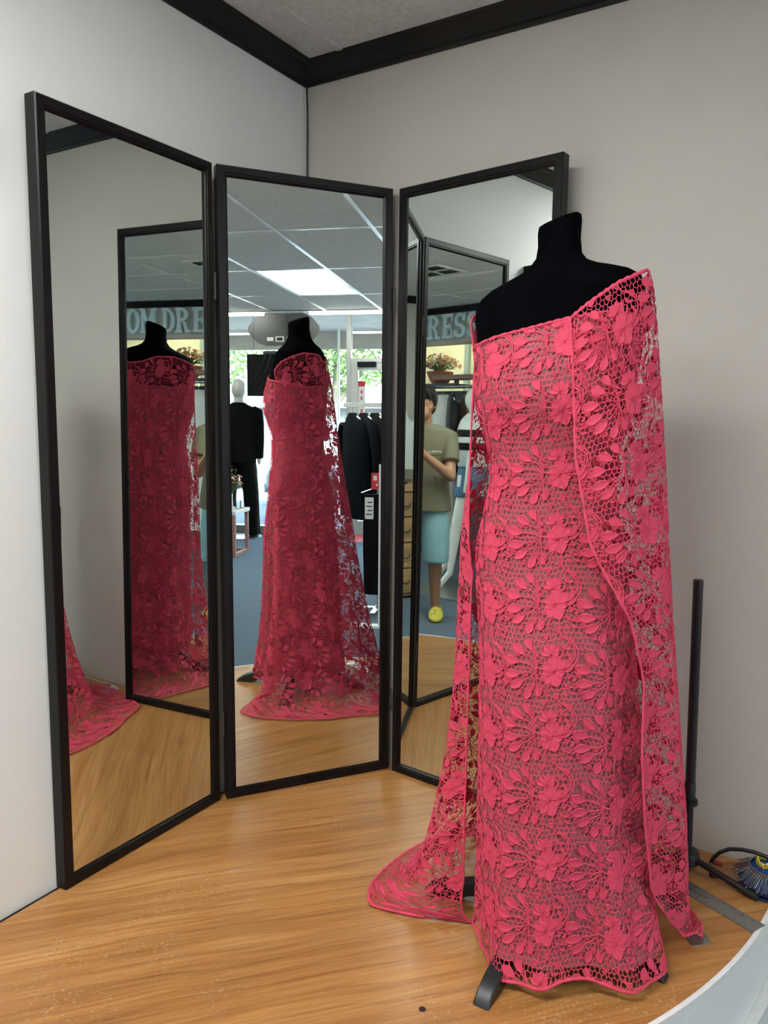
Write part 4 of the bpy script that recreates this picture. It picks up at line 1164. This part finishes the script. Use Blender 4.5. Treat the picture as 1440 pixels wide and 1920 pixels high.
# the photographer
ph = thing('person', 'person in olive t-shirt, pale blue shorts and yellow clogs holding up a phone', 'person', (2.48, 1.77, FLOOR), math.radians(121.4))
B = MB()
B.ball((0, -.005, .93), (.155, .11, .13)).ball((0, 0, 1.07), (.145, .10, .17)).ball((0, .005, 1.25), (.165, .105, .17))
B.limb((-.165, 0, 1.365), (.165, 0, 1.365), .05, .05).limb((0, .008, 1.36), (0, .04, 1.52), .056, .050)
B.ball((0, .050, 1.605), (.074, .092, .103), 16, 12).ball((0, .078, 1.535), (.052, .062, .066)).ball((0, .095, 1.505), (.030, .035, .030))
B.limb((0, .141, 1.600), (0, .154, 1.560), .008, .012).ball((.011, .146, 1.556), .008).ball((-.011, .146, 1.556), .008)
B.ball((0, .131, 1.522), (.024, .010, .006)).ball((0, .130, 1.512), (.021, .010, .007))
for s in (-1, 1):
    B.ball((s * .077, .045, 1.580), (.010, .020, .030)).ball((s * .034, .118, 1.622), (.022, .014, .008)).ball((s * .042, .098, 1.562), (.022, .020, .024))
    B.limb((s * .09, 0, .90), (s * .105, .03, .50), .084, .060).limb((s * .105, .03, .50), (s * .115, .0, .10), .056, .038)
    B.ball((s * .108, -.005, .36), (.052, .058, .11)).limb((s * .12, -.01, .06), (s * .135, .13, .036), .036, .022)
    sx, ex, wx = s * .180, s * .215, s * .085 + .045
    hy, hz = .300, 1.265
    B.limb((sx, 0, 1.36), (ex, .13, 1.075), .050, .042).limb((ex, .13, 1.075), (wx, hy - .04, hz - .035), .041, .027)
    # palm and five fingers closing on the phone edge
    px = .062 + s * .050
    B.limb((wx, hy - .04, hz - .035), (px + s * .006, hy + .005, hz + .030), .026, .026)
    B.ball((px + s * .008, hy + .012, hz + .045), (.019, .032, .040))
    for k, (dz, l) in enumerate([(.078, .046), (.058, .052), (.038, .050), (.018, .042)]):
        a0 = Vector((px + s * .014, hy + .034, hz + dz)); a1 = Vector((px + s * .004, hy + .062, hz + dz + .004)); a2 = Vector((px - s * (l - .030), hy + .0665, hz + dz + .002))
        B.limb(a0, a1, .0085, .0080, 8).limb(a1, a2, .0078, .0066, 8)
    B.limb((px + s * .010, hy + .002, hz + .060), (px + s * .000, hy + .018, hz + .086), .0105, .0095, 8).limb((px, hy + .018, hz + .086), (px - s * .016, hy + .022, hz + .104), .0090, .0075, 8)
remeshed(B.build('body', M_SKIN, ph, smooth=True, world=False), .0055, 3)
hair = MB().ball((0, .028, 1.632), (.089, .108, .098), 18, 12).ball((0, .100, 1.672), (.070, .046, .036)).ball((0, -.045, 1.575), (.070, .045, .075))
for s in (-1, 1):
    hair.ball((s * .074, .050, 1.615), (.018, .046, .048)).limb((s * .030, .138, 1.672), (s * .060, .128, 1.618), .018, .008).limb((s * .066, .095, 1.66), (s * .078, .075, 1.580), .018, .007)
hair.limb((.005, .146, 1.675), (-.020, .146, 1.630), .018, .006).limb((-.03, .144, 1.68), (-.048, .136, 1.625), .016, .006)
remeshed(hair.build('hair', M_HAIR, ph, smooth=True, world=False), .006, 2)
for s in (-1, 1):
    e = MB().ball((s * .032, .1315, 1.600), (.011, .005, .0035), 10, 6).build('eye', M_PAPER, ph, smooth=True, world=False)
    MB().ball((s * .032, .1345, 1.599), (.0050, .0030, .0038), 8, 6).build('iris', M_INK, e, smooth=True, world=False)
    MB().tube([(s * .016, .139, 1.622), (s * .032, .138, 1.627), (s * .050, .128, 1.621)], [.003, .0038, .002], 6).build('eyebrow', M_HAIR, ph, smooth=True, world=False)
MB().ball((0, .139, 1.517), (.022, .0045, .0065), 12, 6).build('lips', mat('lip_skin', (.30, .11, .085), .45), ph, smooth=True, world=False)
SHP = [(.805, .212, .152), (.90, .206, .146), (1.02, .188, .132), (1.12, .174, .122), (1.22, .186, .126), (1.30, .198, .120), (1.36, .200, .100), (1.400, .182, .090), (1.425, .125, .078), (1.447, .080, .068)]
T = MB().loft([oval(hw, dp, z, .004) for z, hw, dp in SHP])
for s in (-1, 1):
    T.tube([(s * .14, 0, 1.362), (s * .180, .006, 1.352), (s * .200, .050, 1.260), (s * .212, .100, 1.175)], [.066, .066, .063, .062], 18)
remeshed(T.build('t_shirt', M_SHIRT, ph, smooth=True, world=False), .009, 4)
vs, fs = text_mesh('Craftsman', .026)
def chest(x, z):
    hw = np.interp(z, [a[0] for a in SHP], [a[1] for a in SHP]); dp = np.interp(z, [a[0] for a in SHP], [a[2] for a in SHP])
    return .004 + dp * (1 - min(.98, abs(x) / hw) ** 2.3) ** (1 / 2.3) + .0035
tv = [(-.045 - v[0], 0, 1.232 + v[1] + .010 * math.sin(v[0] * 22)) for v in vs]
MB().add([(x, chest(x, z), z) for x, _, z in tv], fs).build('shirt_print', M_PAPER, ph, world=False)
MB().add([(x, chest(x, z), z) for x, z in [(-.060 - .012 * i, 1.216 + .0015 * (i % 2)) for i in range(9)] for z in (z, z + .004)], [(2 * i, 2 * i + 1, 2 * i + 3, 2 * i + 2) for i in range(8)]).build('print_underline', M_INK, ph, world=False)
Sh = MB()
for s in (-1, 1):
    Sh.loft([oval(hw, dp, z, yc, xc=s * xc) for z, hw, dp, xc, yc in [(.425, .098, .105, .112, .025), (.55, .100, .108, .108, .022), (.70, .102, .112, .10, .012), (.84, .100, .115, .085, 0), (.96, .085, .11, .075, 0)]])
remeshed(Sh.build('shorts', M_SHORTS, ph, smooth=True, world=False), .010, 4)
for s in (-1, 1):
    K = MB()
    prof = [(-.075, .026, .020, .058), (-.06, .040, .018, .075), (-.02, .044, .016, .066), (.03, .046, .015, .062), (.06, .052, .014, .078), (.10, .056, .013, .072), (.15, .052, .013, .055), (.185, .036, .015, .036), (.197, .015, .018, .028)]
    rings = []
    for y, hw, zb, zt in prof:
        rings.append([(s * .128 + .012 * s * y / .1 + hw * math.cos(2 * pi * j / 18), y, (zt + zb) / 2 * 1 - .006 + (zt - zb) / 2 * 1.55 * math.sin(2 * pi * j / 18) * (1 if math.sin(2 * pi * j / 18) > 0 else 1.0)) for j in range(18)])
    rings = [[(x, y, max(z, .002)) for x, y, z in r] for r in rings]
    cl_ = K.loft(rings).build('clog', M_CLOG, ph, smooth=True, world=False)
    for k in range(9):
        a = -1.1 + 2.2 * (k % 5) / 4; y = .10 + .035 * (k // 5)
        MB().ball((s * .140 + .040 * math.sin(a), y + .02 * math.cos(a), .074 - .020 * abs(math.sin(a)) - .012 * (k // 5)), (.0058, .0058, .004), 8, 5).build('vent_hole', M_INK, cl_, smooth=True, world=False)
# the phone, its lens right at the viewpoint
fo = thing('phone', 'black smartphone held up in both hands at chest height', 'phone', (2.48, 1.77, FLOOR), math.radians(121.4))
MB().box((.062, .343, 1.385), (.076, .008, .156)).build('case', M_BLACK, fo, world=False, bevel=.004)
MB().box((.062, .3385, 1.385), (.070, .001, .148)).build('screen', mat('phone_screen', (.02, .02, .02), .1), fo, world=False)

def mannequin_base(t, r=.17):
    MB().lathe([(0, 0), (r, 0), (r, .008), (r * .96, .012), (0, .012)], 28).build('base', M_STEEL, t, smooth=True, world=False)

# white mannequin with striped top and denim shorts
mq = thing('dressed_mannequin', 'white glossy mannequin in a black striped white top and denim shorts', 'mannequin', (3.47, 2.10, FLOOR), math.radians(20.5))
Bq = MB()
Bq.ball((0, .01, 1.66), (.066, .085, .10), 14, 10).limb((0, 0, 1.47), (0, .01, 1.60), .045, .042).limb((-.14, 0, 1.445), (.14, 0, 1.445), .04, .04).ball((0, 0, 1.35), (.13, .09, .13)).ball((0, 0, 1.22), (.115, .085, .13)).ball((0, -.01, 1.06), (.15, .11, .13))
Bq.limb((-.08, 0, 1.02), (-.10, .09, .58), .082, .052).limb((-.10, .09, .58), (-.125, .13, .16), .050, .028).limb((-.125, .13, .16), (-.127, .225, .035), .030, .026).limb((-.127, .225, .035), (-.127, .255, .022), .026, .014)
Bq.limb((.08, 0, 1.02), (.145, .17, .59), .082, .052).limb((.145, .17, .59), (.20, .29, .16), .050, .028).limb((.20, .29, .16), (.208, .385, .035), .030, .026).limb((.208, .385, .035), (.21, .415, .022), .026, .014)
for s in (-1, 1):
    Bq.limb((s * .15, 0, 1.44), (s * .20, -.04, 1.20), .038, .032).limb((s * .20, -.04, 1.20), (s * .20, -.02, .97), .031, .024).limb((s * .20, -.02, .97), (s * .195, .0, .88), .025, .016)
remeshed(Bq.build('figure', M_MANNEQ, mq, smooth=True, world=False), .009, 4)
TP = [(1.545, .060, .056), (1.525, .10, .075), (1.49, .17, .10), (1.44, .22, .115), (1.38, .25, .125), (1.32, .255, .13), (1.25, .24, .13), (1.18, .215, .128), (1.12, .185, .125), (1.09, .165, .12)]
MB().loft([oval(hw, dp, z) for z, hw, dp in TP]).build('striped_top', M_WHITECLOTH, mq, smooth=True, world=False)
def band_at(z0, z1):
    rr = []
    for z in np.linspace(z0, z1, 4):
        hw = np.interp(z, [a[0] for a in TP[::-1]], [a[1] for a in TP[::-1]]); dp = np.interp(z, [a[0] for a in TP[::-1]], [a[2] for a in TP[::-1]])
        rr.append(oval(hw + .003, dp + .003, z))
    MB().loft(rr).build('black_stripe', M_BLACKMAT, mq, smooth=True, world=False)
band_at(1.345, 1.405); band_at(1.235, 1.295)
Dq = MB().loft([oval(hw, dp, z) for z, hw, dp in [(1.14, .125, .098), (1.06, .160, .120), (.98, .170, .128), (.95, .165, .125)]])
Dq.loft([oval(.090, .105, z, yc, xc=-.085) for z, yc in [(1.0, 0), (.92, .01), (.83, .03)]]).loft([oval(.090, .105, z, yc, xc=xc) for z, yc, xc in [(1.0, .02, .09), (.92, .045, .10), (.83, .08, .115)]])
remeshed(Dq.build('denim_shorts', M_DENIM, mq, smooth=True, world=False), .009, 2)
MB().box((-.168, .06, .97), (.003, .035, .10)).build('price_tag', M_PAPER, mq, world=False)
mannequin_base(mq, .46)

# faceless mannequin in a black suit at the window, back to the room
sm = thing('suited_mannequin', 'white faceless mannequin in a black suit standing at the shop window', 'mannequin', (3.05, 6.74, FLOOR), math.radians(-6))
Bs = MB().ball((0, .015, 1.795), (.088, .108, .122), 16, 12).ball((0, .03, 1.72), (.062, .075, .075)).limb((0, 0, 1.56), (0, .01, 1.70), .062, .058).ball((0, 0, 1.40), (.16, .10, .20)).ball((0, 0, 1.0), (.14, .10, .14)).ball((0, 0, 1.2), (.13, .09, .2))
for s in (-1, 1):
    Bs.limb((s * .17, 0, 1.54), (s * .235, 0, 1.24), .045, .036).limb((s * .235, 0, 1.24), (s * .232, .05, .985), .034, .026).limb((s * .232, .05, .985), (s * .23, .07, .90), .030, .020)
    Bs.limb((s * .09, 0, .95), (s * .14, .0, .5), .08, .055).limb((s * .14, .0, .5), (s * .155, -.02, .08), .05, .035).limb((s * .155, -.02, .05), (s * .165, .12, .03), .034, .026)
remeshed(Bs.build('figure', M_MANNEQ, sm, smooth=True, world=False), .010, 4)
J = MB().loft([oval(hw, dp, z, 0) for z, hw, dp in [(.905, .205, .150), (1.0, .198, .145), (1.15, .185, .135), (1.30, .198, .140), (1.42, .215, .138), (1.52, .222, .118), (1.575, .190, .092), (1.615, .100, .075), (1.635, .078, .072)]])
for s in (-1, 1):
    J.tube([(s * .170, 0, 1.535), (s * .225, 0, 1.515), (s * .242, 0, 1.38), (s * .248, .005, 1.22), (s * .242, .03, 1.08), (s * .235, .055, .965)], [.068, .074, .068, .062, .056, .050], 16)
remeshed(J.build('suit_jacket', M_SUIT, sm, smooth=True, world=False), .010, 3)
P_ = MB()
for s in (-1, 1):
    P_.loft([oval(hw, dp, z, yc, xc=s * xc) for z, hw, dp, xc, yc in [(.035, .088, .125, .158, .01), (.25, .085, .110, .152, 0), (.55, .092, .108, .138, 0), (.80, .108, .120, .105, 0), (.98, .10, .115, .085, 0)]])
remeshed(P_.build('trousers', M_SUIT, sm, smooth=True, world=False), .010, 2)
for s in (-1, 1):
    MB().loft([[(s * .165 + .042 * math.cos(a) * k, .03 + .12 * math.sin(a) * k, z) for a in np.linspace(0, 2 * pi, 16, endpoint=False)] for z, k in ((0.012, 1), (.03, 1), (.055, .85), (.075, .6))]).build('shoe', M_BLACK, sm, smooth=True, world=False)
mannequin_base(sm, .26)

# ------------------------------------------------------------------ front of the shop
rk = thing('coat_rail', 'chrome clothes rail carrying dark coats beside the right wall', 'clothes rail', (.62, 4.5, FLOOR))
MB().bb(.30, 1.20, 4.493, 4.507, 1.272, 1.312).build('rail', M_ALU, rk, bevel=.002)
for x in (.36, .84):
    MB().tube([(x, 4.5, FLOOR + .02), (x, 4.5, 1.272)], .013, 12).build('upright', M_CHROME, rk, smooth=True)
    MB().bb(x - .02, x + .02, 4.07, 4.95, FLOOR + .002, FLOOR + .03).build('foot_bar', M_CHROME, rk, bevel=.004)
COAT_LABELS = ['black coat at the door end of the clothes rail', 'second dark coat from the door end of the clothes rail', 'third dark coat from the door end of the clothes rail', 'charcoal coat in the middle of the clothes rail', 'navy coat second from the wall end of the clothes rail', 'slate blue coat nearest the wall on the clothes rail']
for k, x in enumerate([1.12, 1.02, .92, .81, .70, .59]):
    garment('hanging_coat', COAT_LABELS[k], 'coat', (x, 4.5, 1.300), math.radians(56), M_COATS[k], .46, .92 - .03 * (k % 3), .043, sleeve=.58, flare=1.12, group='coats on the rail')

ds = thing('display_board', 'narrow white display board on a white floor bar beside the rail', 'display board', (.5, 3.04, FLOOR))
MB().bb(.30, .592, 3.03, 3.055, FLOOR + .02, .866).build('board', M_TRIM_WHITE, ds, bevel=.002)
MB().bb(.28, .87, 3.00, 3.07, FLOOR, FLOOR + .02).build('floor_bar', M_TRIM_WHITE, ds, bevel=.002)
tk = thing('trouser_stand', 'low chrome stand holding folded black trousers with paper tags', 'clothes stand', (.70, 3.42, FLOOR))
MB().bb(.60, .80, 3.53, 3.57, FLOOR, FLOOR + .02).bb(.68, .72, 3.36, 3.75, FLOOR, FLOOR + .02).build('foot_bar', M_CHROME, tk, bevel=.003)
MB().tube([(.70, 3.56, FLOOR + .02), (.70, 3.56, .68), (.70, 3.42, .68)], .009, 10).build('post', M_CHROME, tk, smooth=True)
MB().tube([(.62, 3.42, .63), (.70, 3.42, .665), (.80, 3.42, .63)], .004, 8).build('clip_hanger', M_CHROME, tk, smooth=True)
tr = thing('hanging_trousers', 'black trousers hanging from the low chrome stand', 'trousers', (.70, 3.42, -.13))
MB().loft([oval(hw, .03, z, 3.42, xc=.705) for z, hw in [(.62, .075), (.50, .080), (.2, .080), (-.13, .070)]]).build('leg_panel', M_SUIT, tr, smooth=True)
MB().bb(.70, .765, 3.384, 3.387, .44, .60).build('paper_tag', M_PAPER, tr)
for k in range(4):
    MB().bb(.71, .755 - .01 * (k % 2), 3.3825, 3.3837, .47 + .03 * k, .478 + .03 * k).build('print_line', M_INK, tr)
rb = thing('red_card', 'red and white card standing above the black trousers', 'card', (.69, 3.40, .66))
MB().bb(.664, .722, 3.398, 3.402, .660, .78).build('card', M_RED, rb)
MB().bb(.678, .705, 3.3965, 3.3978, .725, .76).build('white_square', M_PAPER, rb)
MB().bb(.672, .685, 3.3965, 3.3978, .685, .70).build('white_mark', M_PAPER, rb)
rm = tag(MB().add([(1.50, 6.66, FLOOR), (1.62, 6.66, FLOOR), (1.62, 6.90, FLOOR), (1.50, 6.90, FLOOR), (1.50, 6.90, FLOOR + .05), (1.62, 6.90, FLOOR + .05)], [(0, 3, 2, 1), (0, 1, 5, 4), (2, 3, 4, 5), (0, 4, 3), (1, 2, 5)]).build('door_wedge', M_RED, None), 'red door wedge lying on the carpet before the glass door', 'door wedge')

tb_ = thing('side_table', 'white-topped square table with open pinkish wooden frame', 'table', (2.88, 5.58, FLOOR))
for x in (2.575, 3.155):
    for y in (5.375, 5.745):
        MB().bb(x - .0, x + .036, y, y + .036, FLOOR, .165).build('leg', M_TABLEWOOD, tb_, bevel=.002)
for y in (5.379, 5.749):
    MB().bb(2.611, 3.155, y, y + .028, FLOOR, FLOOR + .035).build('stretcher', M_TABLEWOOD, tb_, bevel=.002)
for x in (2.579, 3.159):
    MB().bb(x, x + .028, 5.411, 5.745, FLOOR, FLOOR + .035).build('stretcher', M_TABLEWOOD, tb_, bevel=.002)
MB().bb(2.565, 3.20, 5.365, 5.79, .165, .205).build('table_top', M_TRIM_WHITE, tb_, bevel=.003)
flower_pot('flower_vase', 'tall white vase of pink and orange flowers on the side table', (2.70, 5.55, .205), [(0, 0), (.035, 0), (.04, .02), (.034, .12), (.036, .165), (.03, .165), (0, .15)], mat('white_vase', (.62, .62, .60), .4), 60, .15, .31, [(.80, .60, .55), (.80, .35, .15), (.75, .72, .60), (.62, .30, .25)], 9)
gl = thing('drinking_glass', 'small clear glass standing on the side table beside the vase', 'glass', (2.63, 5.62, .205))
MB().lathe([(0, 0), (.028, 0), (.033, .085), (.031, .085), (.026, .006), (0, .006)], 20, (2.63, 5.62, .205)).build('tumbler', M_GLASS, gl, smooth=True)
oc_ = tag(MB().bb(2.585, 2.655, 5.66, 5.75, .2055, .2085).build('orange_card', mat('orange_card', (.75, .28, .07), .6), None), 'orange card lying flat at the corner of the side table', 'card')

# hanging monitor and the back of the window sign
mo = thing('hanging_monitor', 'black flat monitor hung by wires in front of the window', 'monitor', (2.49, 6.22, 1.40))
MB().bb(2.20, 2.735, 6.20, 6.235, 1.415, 1.88).build('panel', M_BLACKMAT, mo, bevel=.006)
MB().bb(2.38, 2.54, 6.19, 6.26, 1.882, 1.915).build('adapter', M_SLATE, mo, bevel=.004)
for x in (2.27, 2.66):
    MB().tube([(x, 6.22, 1.88), (x, 6.22, 2.70)], .0022, 6).build('wire', M_BLACKMAT, mo, smooth=True)
MB().tube([(2.50, 6.18, 1.885), (2.55, 6.17, 1.75), (2.64, 6.18, 1.60), (2.69, 6.19, 1.52)], .005, 6).build('power_lead', M_BLACK, mo, smooth=True)
MB().tube([(2.44, 6.18, 1.885), (2.48, 6.165, 1.72), (2.60, 6.17, 1.57), (2.69, 6.19, 1.47)], .005, 6).build('power_lead', M_BLACK, mo, smooth=True)
os_ = thing('window_sign', 'dark grey oval back of the sign hanging in the shop window', 'sign', (2.34, 6.33, 2.0))
outl = []
for j in range(48):
    a = 2 * pi * j / 48
    r = (abs(math.cos(a)) ** 2.6 + abs(math.sin(a)) ** 2.6) ** (-1 / 2.6)
    k = 1 + .035 * math.cos(6 * a)
    outl.append((2.345 + .405 * r * k * math.cos(a), 2.165 + .185 * r * k * math.sin(a)))
MB().prism(outl, 6.32, 6.345, lambda x, y, z: (x, z, y)).build('board', mat('sign_back_grey', (.10, .10, .10), .7), os_)
for x0, x1, z0, z1 in [(2.46, 2.535, 2.035, 2.075), (2.335, 2.435, 2.025, 2.085), (2.19, 2.30, 2.020, 2.085)]:
    MB().bb(x0, x1, 6.3165, 6.3198, z0, z1).build('control_box', M_PAPER, os_)
MB().bb(2.352, 2.418, 6.3145, 6.3164, 2.038, 2.072).build('dark_window', M_INK, os_)
for x in (2.15, 2.55):
    MB().tube([(x, 6.33, 2.34), (x, 6.33, 2.70)], .002, 6).build('wire', M_BLACKMAT, os_, smooth=True)
for lab, x0, x1 in [('white fluorescent tube lamp right of the window sign in the mirror', .62, 2.0), ('white fluorescent tube lamp left of the window sign in the mirror', 2.49, 3.87)]:
    ft = thing('tube_lamp', lab, 'lamp', ((x0 + x1) / 2, 6.14, 2.32), group='tube lamps along the ceiling edge')
    MB().bb(x0, x1, 6.10, 6.17, 2.322, 2.350).build('batten', M_TBAR, ft, bevel=.003)
    MB().tube([(x0 + .015, 6.135, 2.305), (x1 - .015, 6.135, 2.305)], .014, 10).build('tube', M_TUBE, ft, smooth=True)
wc = MB().tube([(2.0, 6.14, 2.335), (2.1, 6.14, 2.318), (2.25, 6.14, 2.312), (2.36, 6.14, 2.322), (2.42, 6.14, 2.315), (2.49, 6.14, 2.335)], .004, 6)
tag(wc.build('lamp_cord', M_PAPER, None, smooth=True), 'white flex sagging between the two tube lamps', 'cord')

# ------------------------------------------------------------------ outside
struct('ground', MB().bb(-30, 40, YS - .0, 60, -.45, -.30), mat('grey_asphalt', (.095, .105, .115), .9, nscale=1.2, namt=.08))
struct('canopy', MB().bb(-10, 14, YS + .06, 9.4, 2.47, 2.60).bb(-10, 14, 9.32, 9.4, 2.21, 2.47), mat('canopy_plaster', (.46, .43, .40), .9, nscale=2.5, namt=.12))
cpst = tag(MB().tube([(2.30, 8.7, -.30), (2.30, 8.7, 2.47)], .018, 10).build('canopy_post', M_TRIM_WHITE, None, smooth=True), 'thin white post under the canopy outside the window', 'post')
def tree(label, x, y, th, cx, cz, R_, n, seed):
    r = random.Random(seed)
    t = thing('street_tree', label, 'tree', (x, y, -.30), group='trees along the parking lot')
    bark = mat('grey_bark', (.12, .11, .10), .9, nscale=8, namt=.2)
    MB().tube([(x - .15, y, -.30), (x - .05, y, .5), (x + .05, y, th)], [.17, .13, .11], 10).build('trunk', bark, t, smooth=True)
    for d, l in [((-.7, .1, .9), 1.4), ((.75, -.1, .9), 1.5), ((.1, .5, 1.0), 1.5), ((-.25, -.5, 1.0), 1.2)]:
        v = Vector(d).normalized()
        p = Vector((x + .05, y, th - .1))
        MB().tube([p, p + v * l * .5 + Vector((0, 0, -.08)), p + v * l], [.09, .06, .035], 8).build('branch', bark, t, smooth=True)
    verts, faces = [], []
    for k in range(n):
        u = Vector((r.gauss(0, 1), r.gauss(0, 1), r.gauss(0, 1))).normalized() * (r.random() ** .4)
        c = Vector((x + cx + u.x * R_[0], y + u.y * R_[1], cz + u.z * R_[2]))
        e1 = Vector((r.gauss(0, 1), r.gauss(0, 1), r.gauss(0, 1))).normalized(); e2 = e1.orthogonal().normalized(); s = r.uniform(.05, .11)
        b = len(verts); verts += [c - e1 * s, c + e2 * s * .5, c + e1 * s, c - e2 * s * .5]; faces.append((b, b + 1, b + 2, b + 3))
    lf = MB(); lf.v = verts; lf.f = faces
    lf.build('foliage', mat('tree_leaves', (.10, .17, .06), .7, trans=.35, nscale=.8, namt=.25), t, kind='stuff')
tree('broad tree with a forked trunk seen beside the glass door', 4.30, 16.4, 1.6, 0, 3.35, (2.0, 1.7, 1.6), 6500, 1)
tree('tree seen above the shoulder of the suited mannequin', 8.2, 16.8, 1.7, 0, 3.35, (1.9, 1.7, 1.6), 5200, 2)
tree('tree partly hidden behind the door frame', .55, 16.9, 1.6, 0, 3.4, (1.8, 1.7, 1.6), 4200, 5)

def car(label, loc, rz, col, group=None):
    t = thing('parked_car', label, 'car', loc, rz, 'cars in the parking lot')
    pm = mat('car_paint_%d' % int(col[0] * 1000), col, .25, metal=.2, coat=.6)
    W_ = .88
    def sec(x, zb, zt, w): return [(x, -w, zb), (x, -w * 1.0, zb + (zt - zb) * .55), (x, -w * .93, zt), (x, w * .93, zt), (x, w, zb + (zt - zb) * .55), (x, w, zb)]
    MB().loft([sec(x, zb, zt, w) for x, zb, zt, w in [(-2.25, .32, .62, .72), (-2.1, .22, .78, .82), (-1.4, .20, .86, .88), (-.6, .20, .92, .89), (.6, .20, .94, .89), (1.5, .20, .95, .88), (2.1, .24, .92, .82), (2.2, .36, .75, .74)]]).build('body', pm, t, smooth=True, world=False, angle=30)
    MB().loft([sec(x, zb, zt, w) for x, zb, zt, w in [(-1.05, .88, .93, .76), (-.35, .88, 1.36, .64), (.3, .88, 1.43, .63), (1.0, .88, 1.38, .62), (1.75, .88, .97, .72)]]).build('cabin_glass', mat('car_glass', (.22, .30, .32), .05, coat=.5), t, smooth=True, world=False, angle=30)
    MB().loft([sec(x, zb, zt, w) for x, zb, zt, w in [(-.40, 1.33, 1.37, .63), (.3, 1.40, 1.45, .63), (1.0, 1.36, 1.40, .62)]]).build('roof', pm, t, smooth=True, world=False)
    for x in (-1.38, 1.32):
        for s in (-1, 1):
            wv = MB().tube([(x, s * .70, .31), (x, s * .89, .31)], .31, 20).build('wheel', M_RUBBER, t, smooth=True, world=False)
            MB().tube([(x, s * .885, .31), (x, s * .90, .31)], .19, 16).build('hubcap', M_CHROME, wv, smooth=True, world=False)
    for s in (-1, 1):
        MB().ball((-2.16, s * .62, .64), (.05, .14, .07), 10, 6).build('headlamp', M_PAPER, t, smooth=True, world=False)
    MB().box((-2.26, 0, .42), (.03, 1.0, .14)).build('grille', M_BLACK, t, world=False)
    return t
car('silver car parked nose towards the shop window', (3.15, 12.3, -.30), math.radians(90), (.12, .165, .19))
car('white car parked beside the silver one', (6.3, 12.2, -.30), math.radians(90), (.34, .34, .34))
car('dark blue car in the far row of the parking lot', (5.2, 21.5, -.30), math.radians(92), (.03, .05, .12))
car('red car in the far row of the parking lot', (2.4, 21.8, -.30), math.radians(88), (.45, .03, .03))
bd = thing('shop_building', 'low pale shop building across the parking lot', 'building', (6, 26.5, -.30))
MB().bb(-8, 24, 26, 27, -.30, 3.4).build('wall', mat('building_grey', (.17, .20, .23), .8, nscale=1, namt=.04), bd)
MB().bb(-8, 24, 25.2, 26, 1.55, 2.35).build('fascia', mat('fascia_blue', (.11, .17, .23), .7), bd)
for k in range(9):
    wdw = MB().bb(-6 + 3.2 * k, -3.6 + 3.2 * k, 25.96, 26.0, -.1, 1.4).build('window', mat('dark_window_glass', (.16, .20, .22), .2), bd)
text_on('fascia_lettering', 'SAK', .45, (6.2, 25.19, 1.75), (-1, 0, 0), (0, 0, 1), mat('sign_blue', (.05, .12, .30), .6), bd, thick=.01)
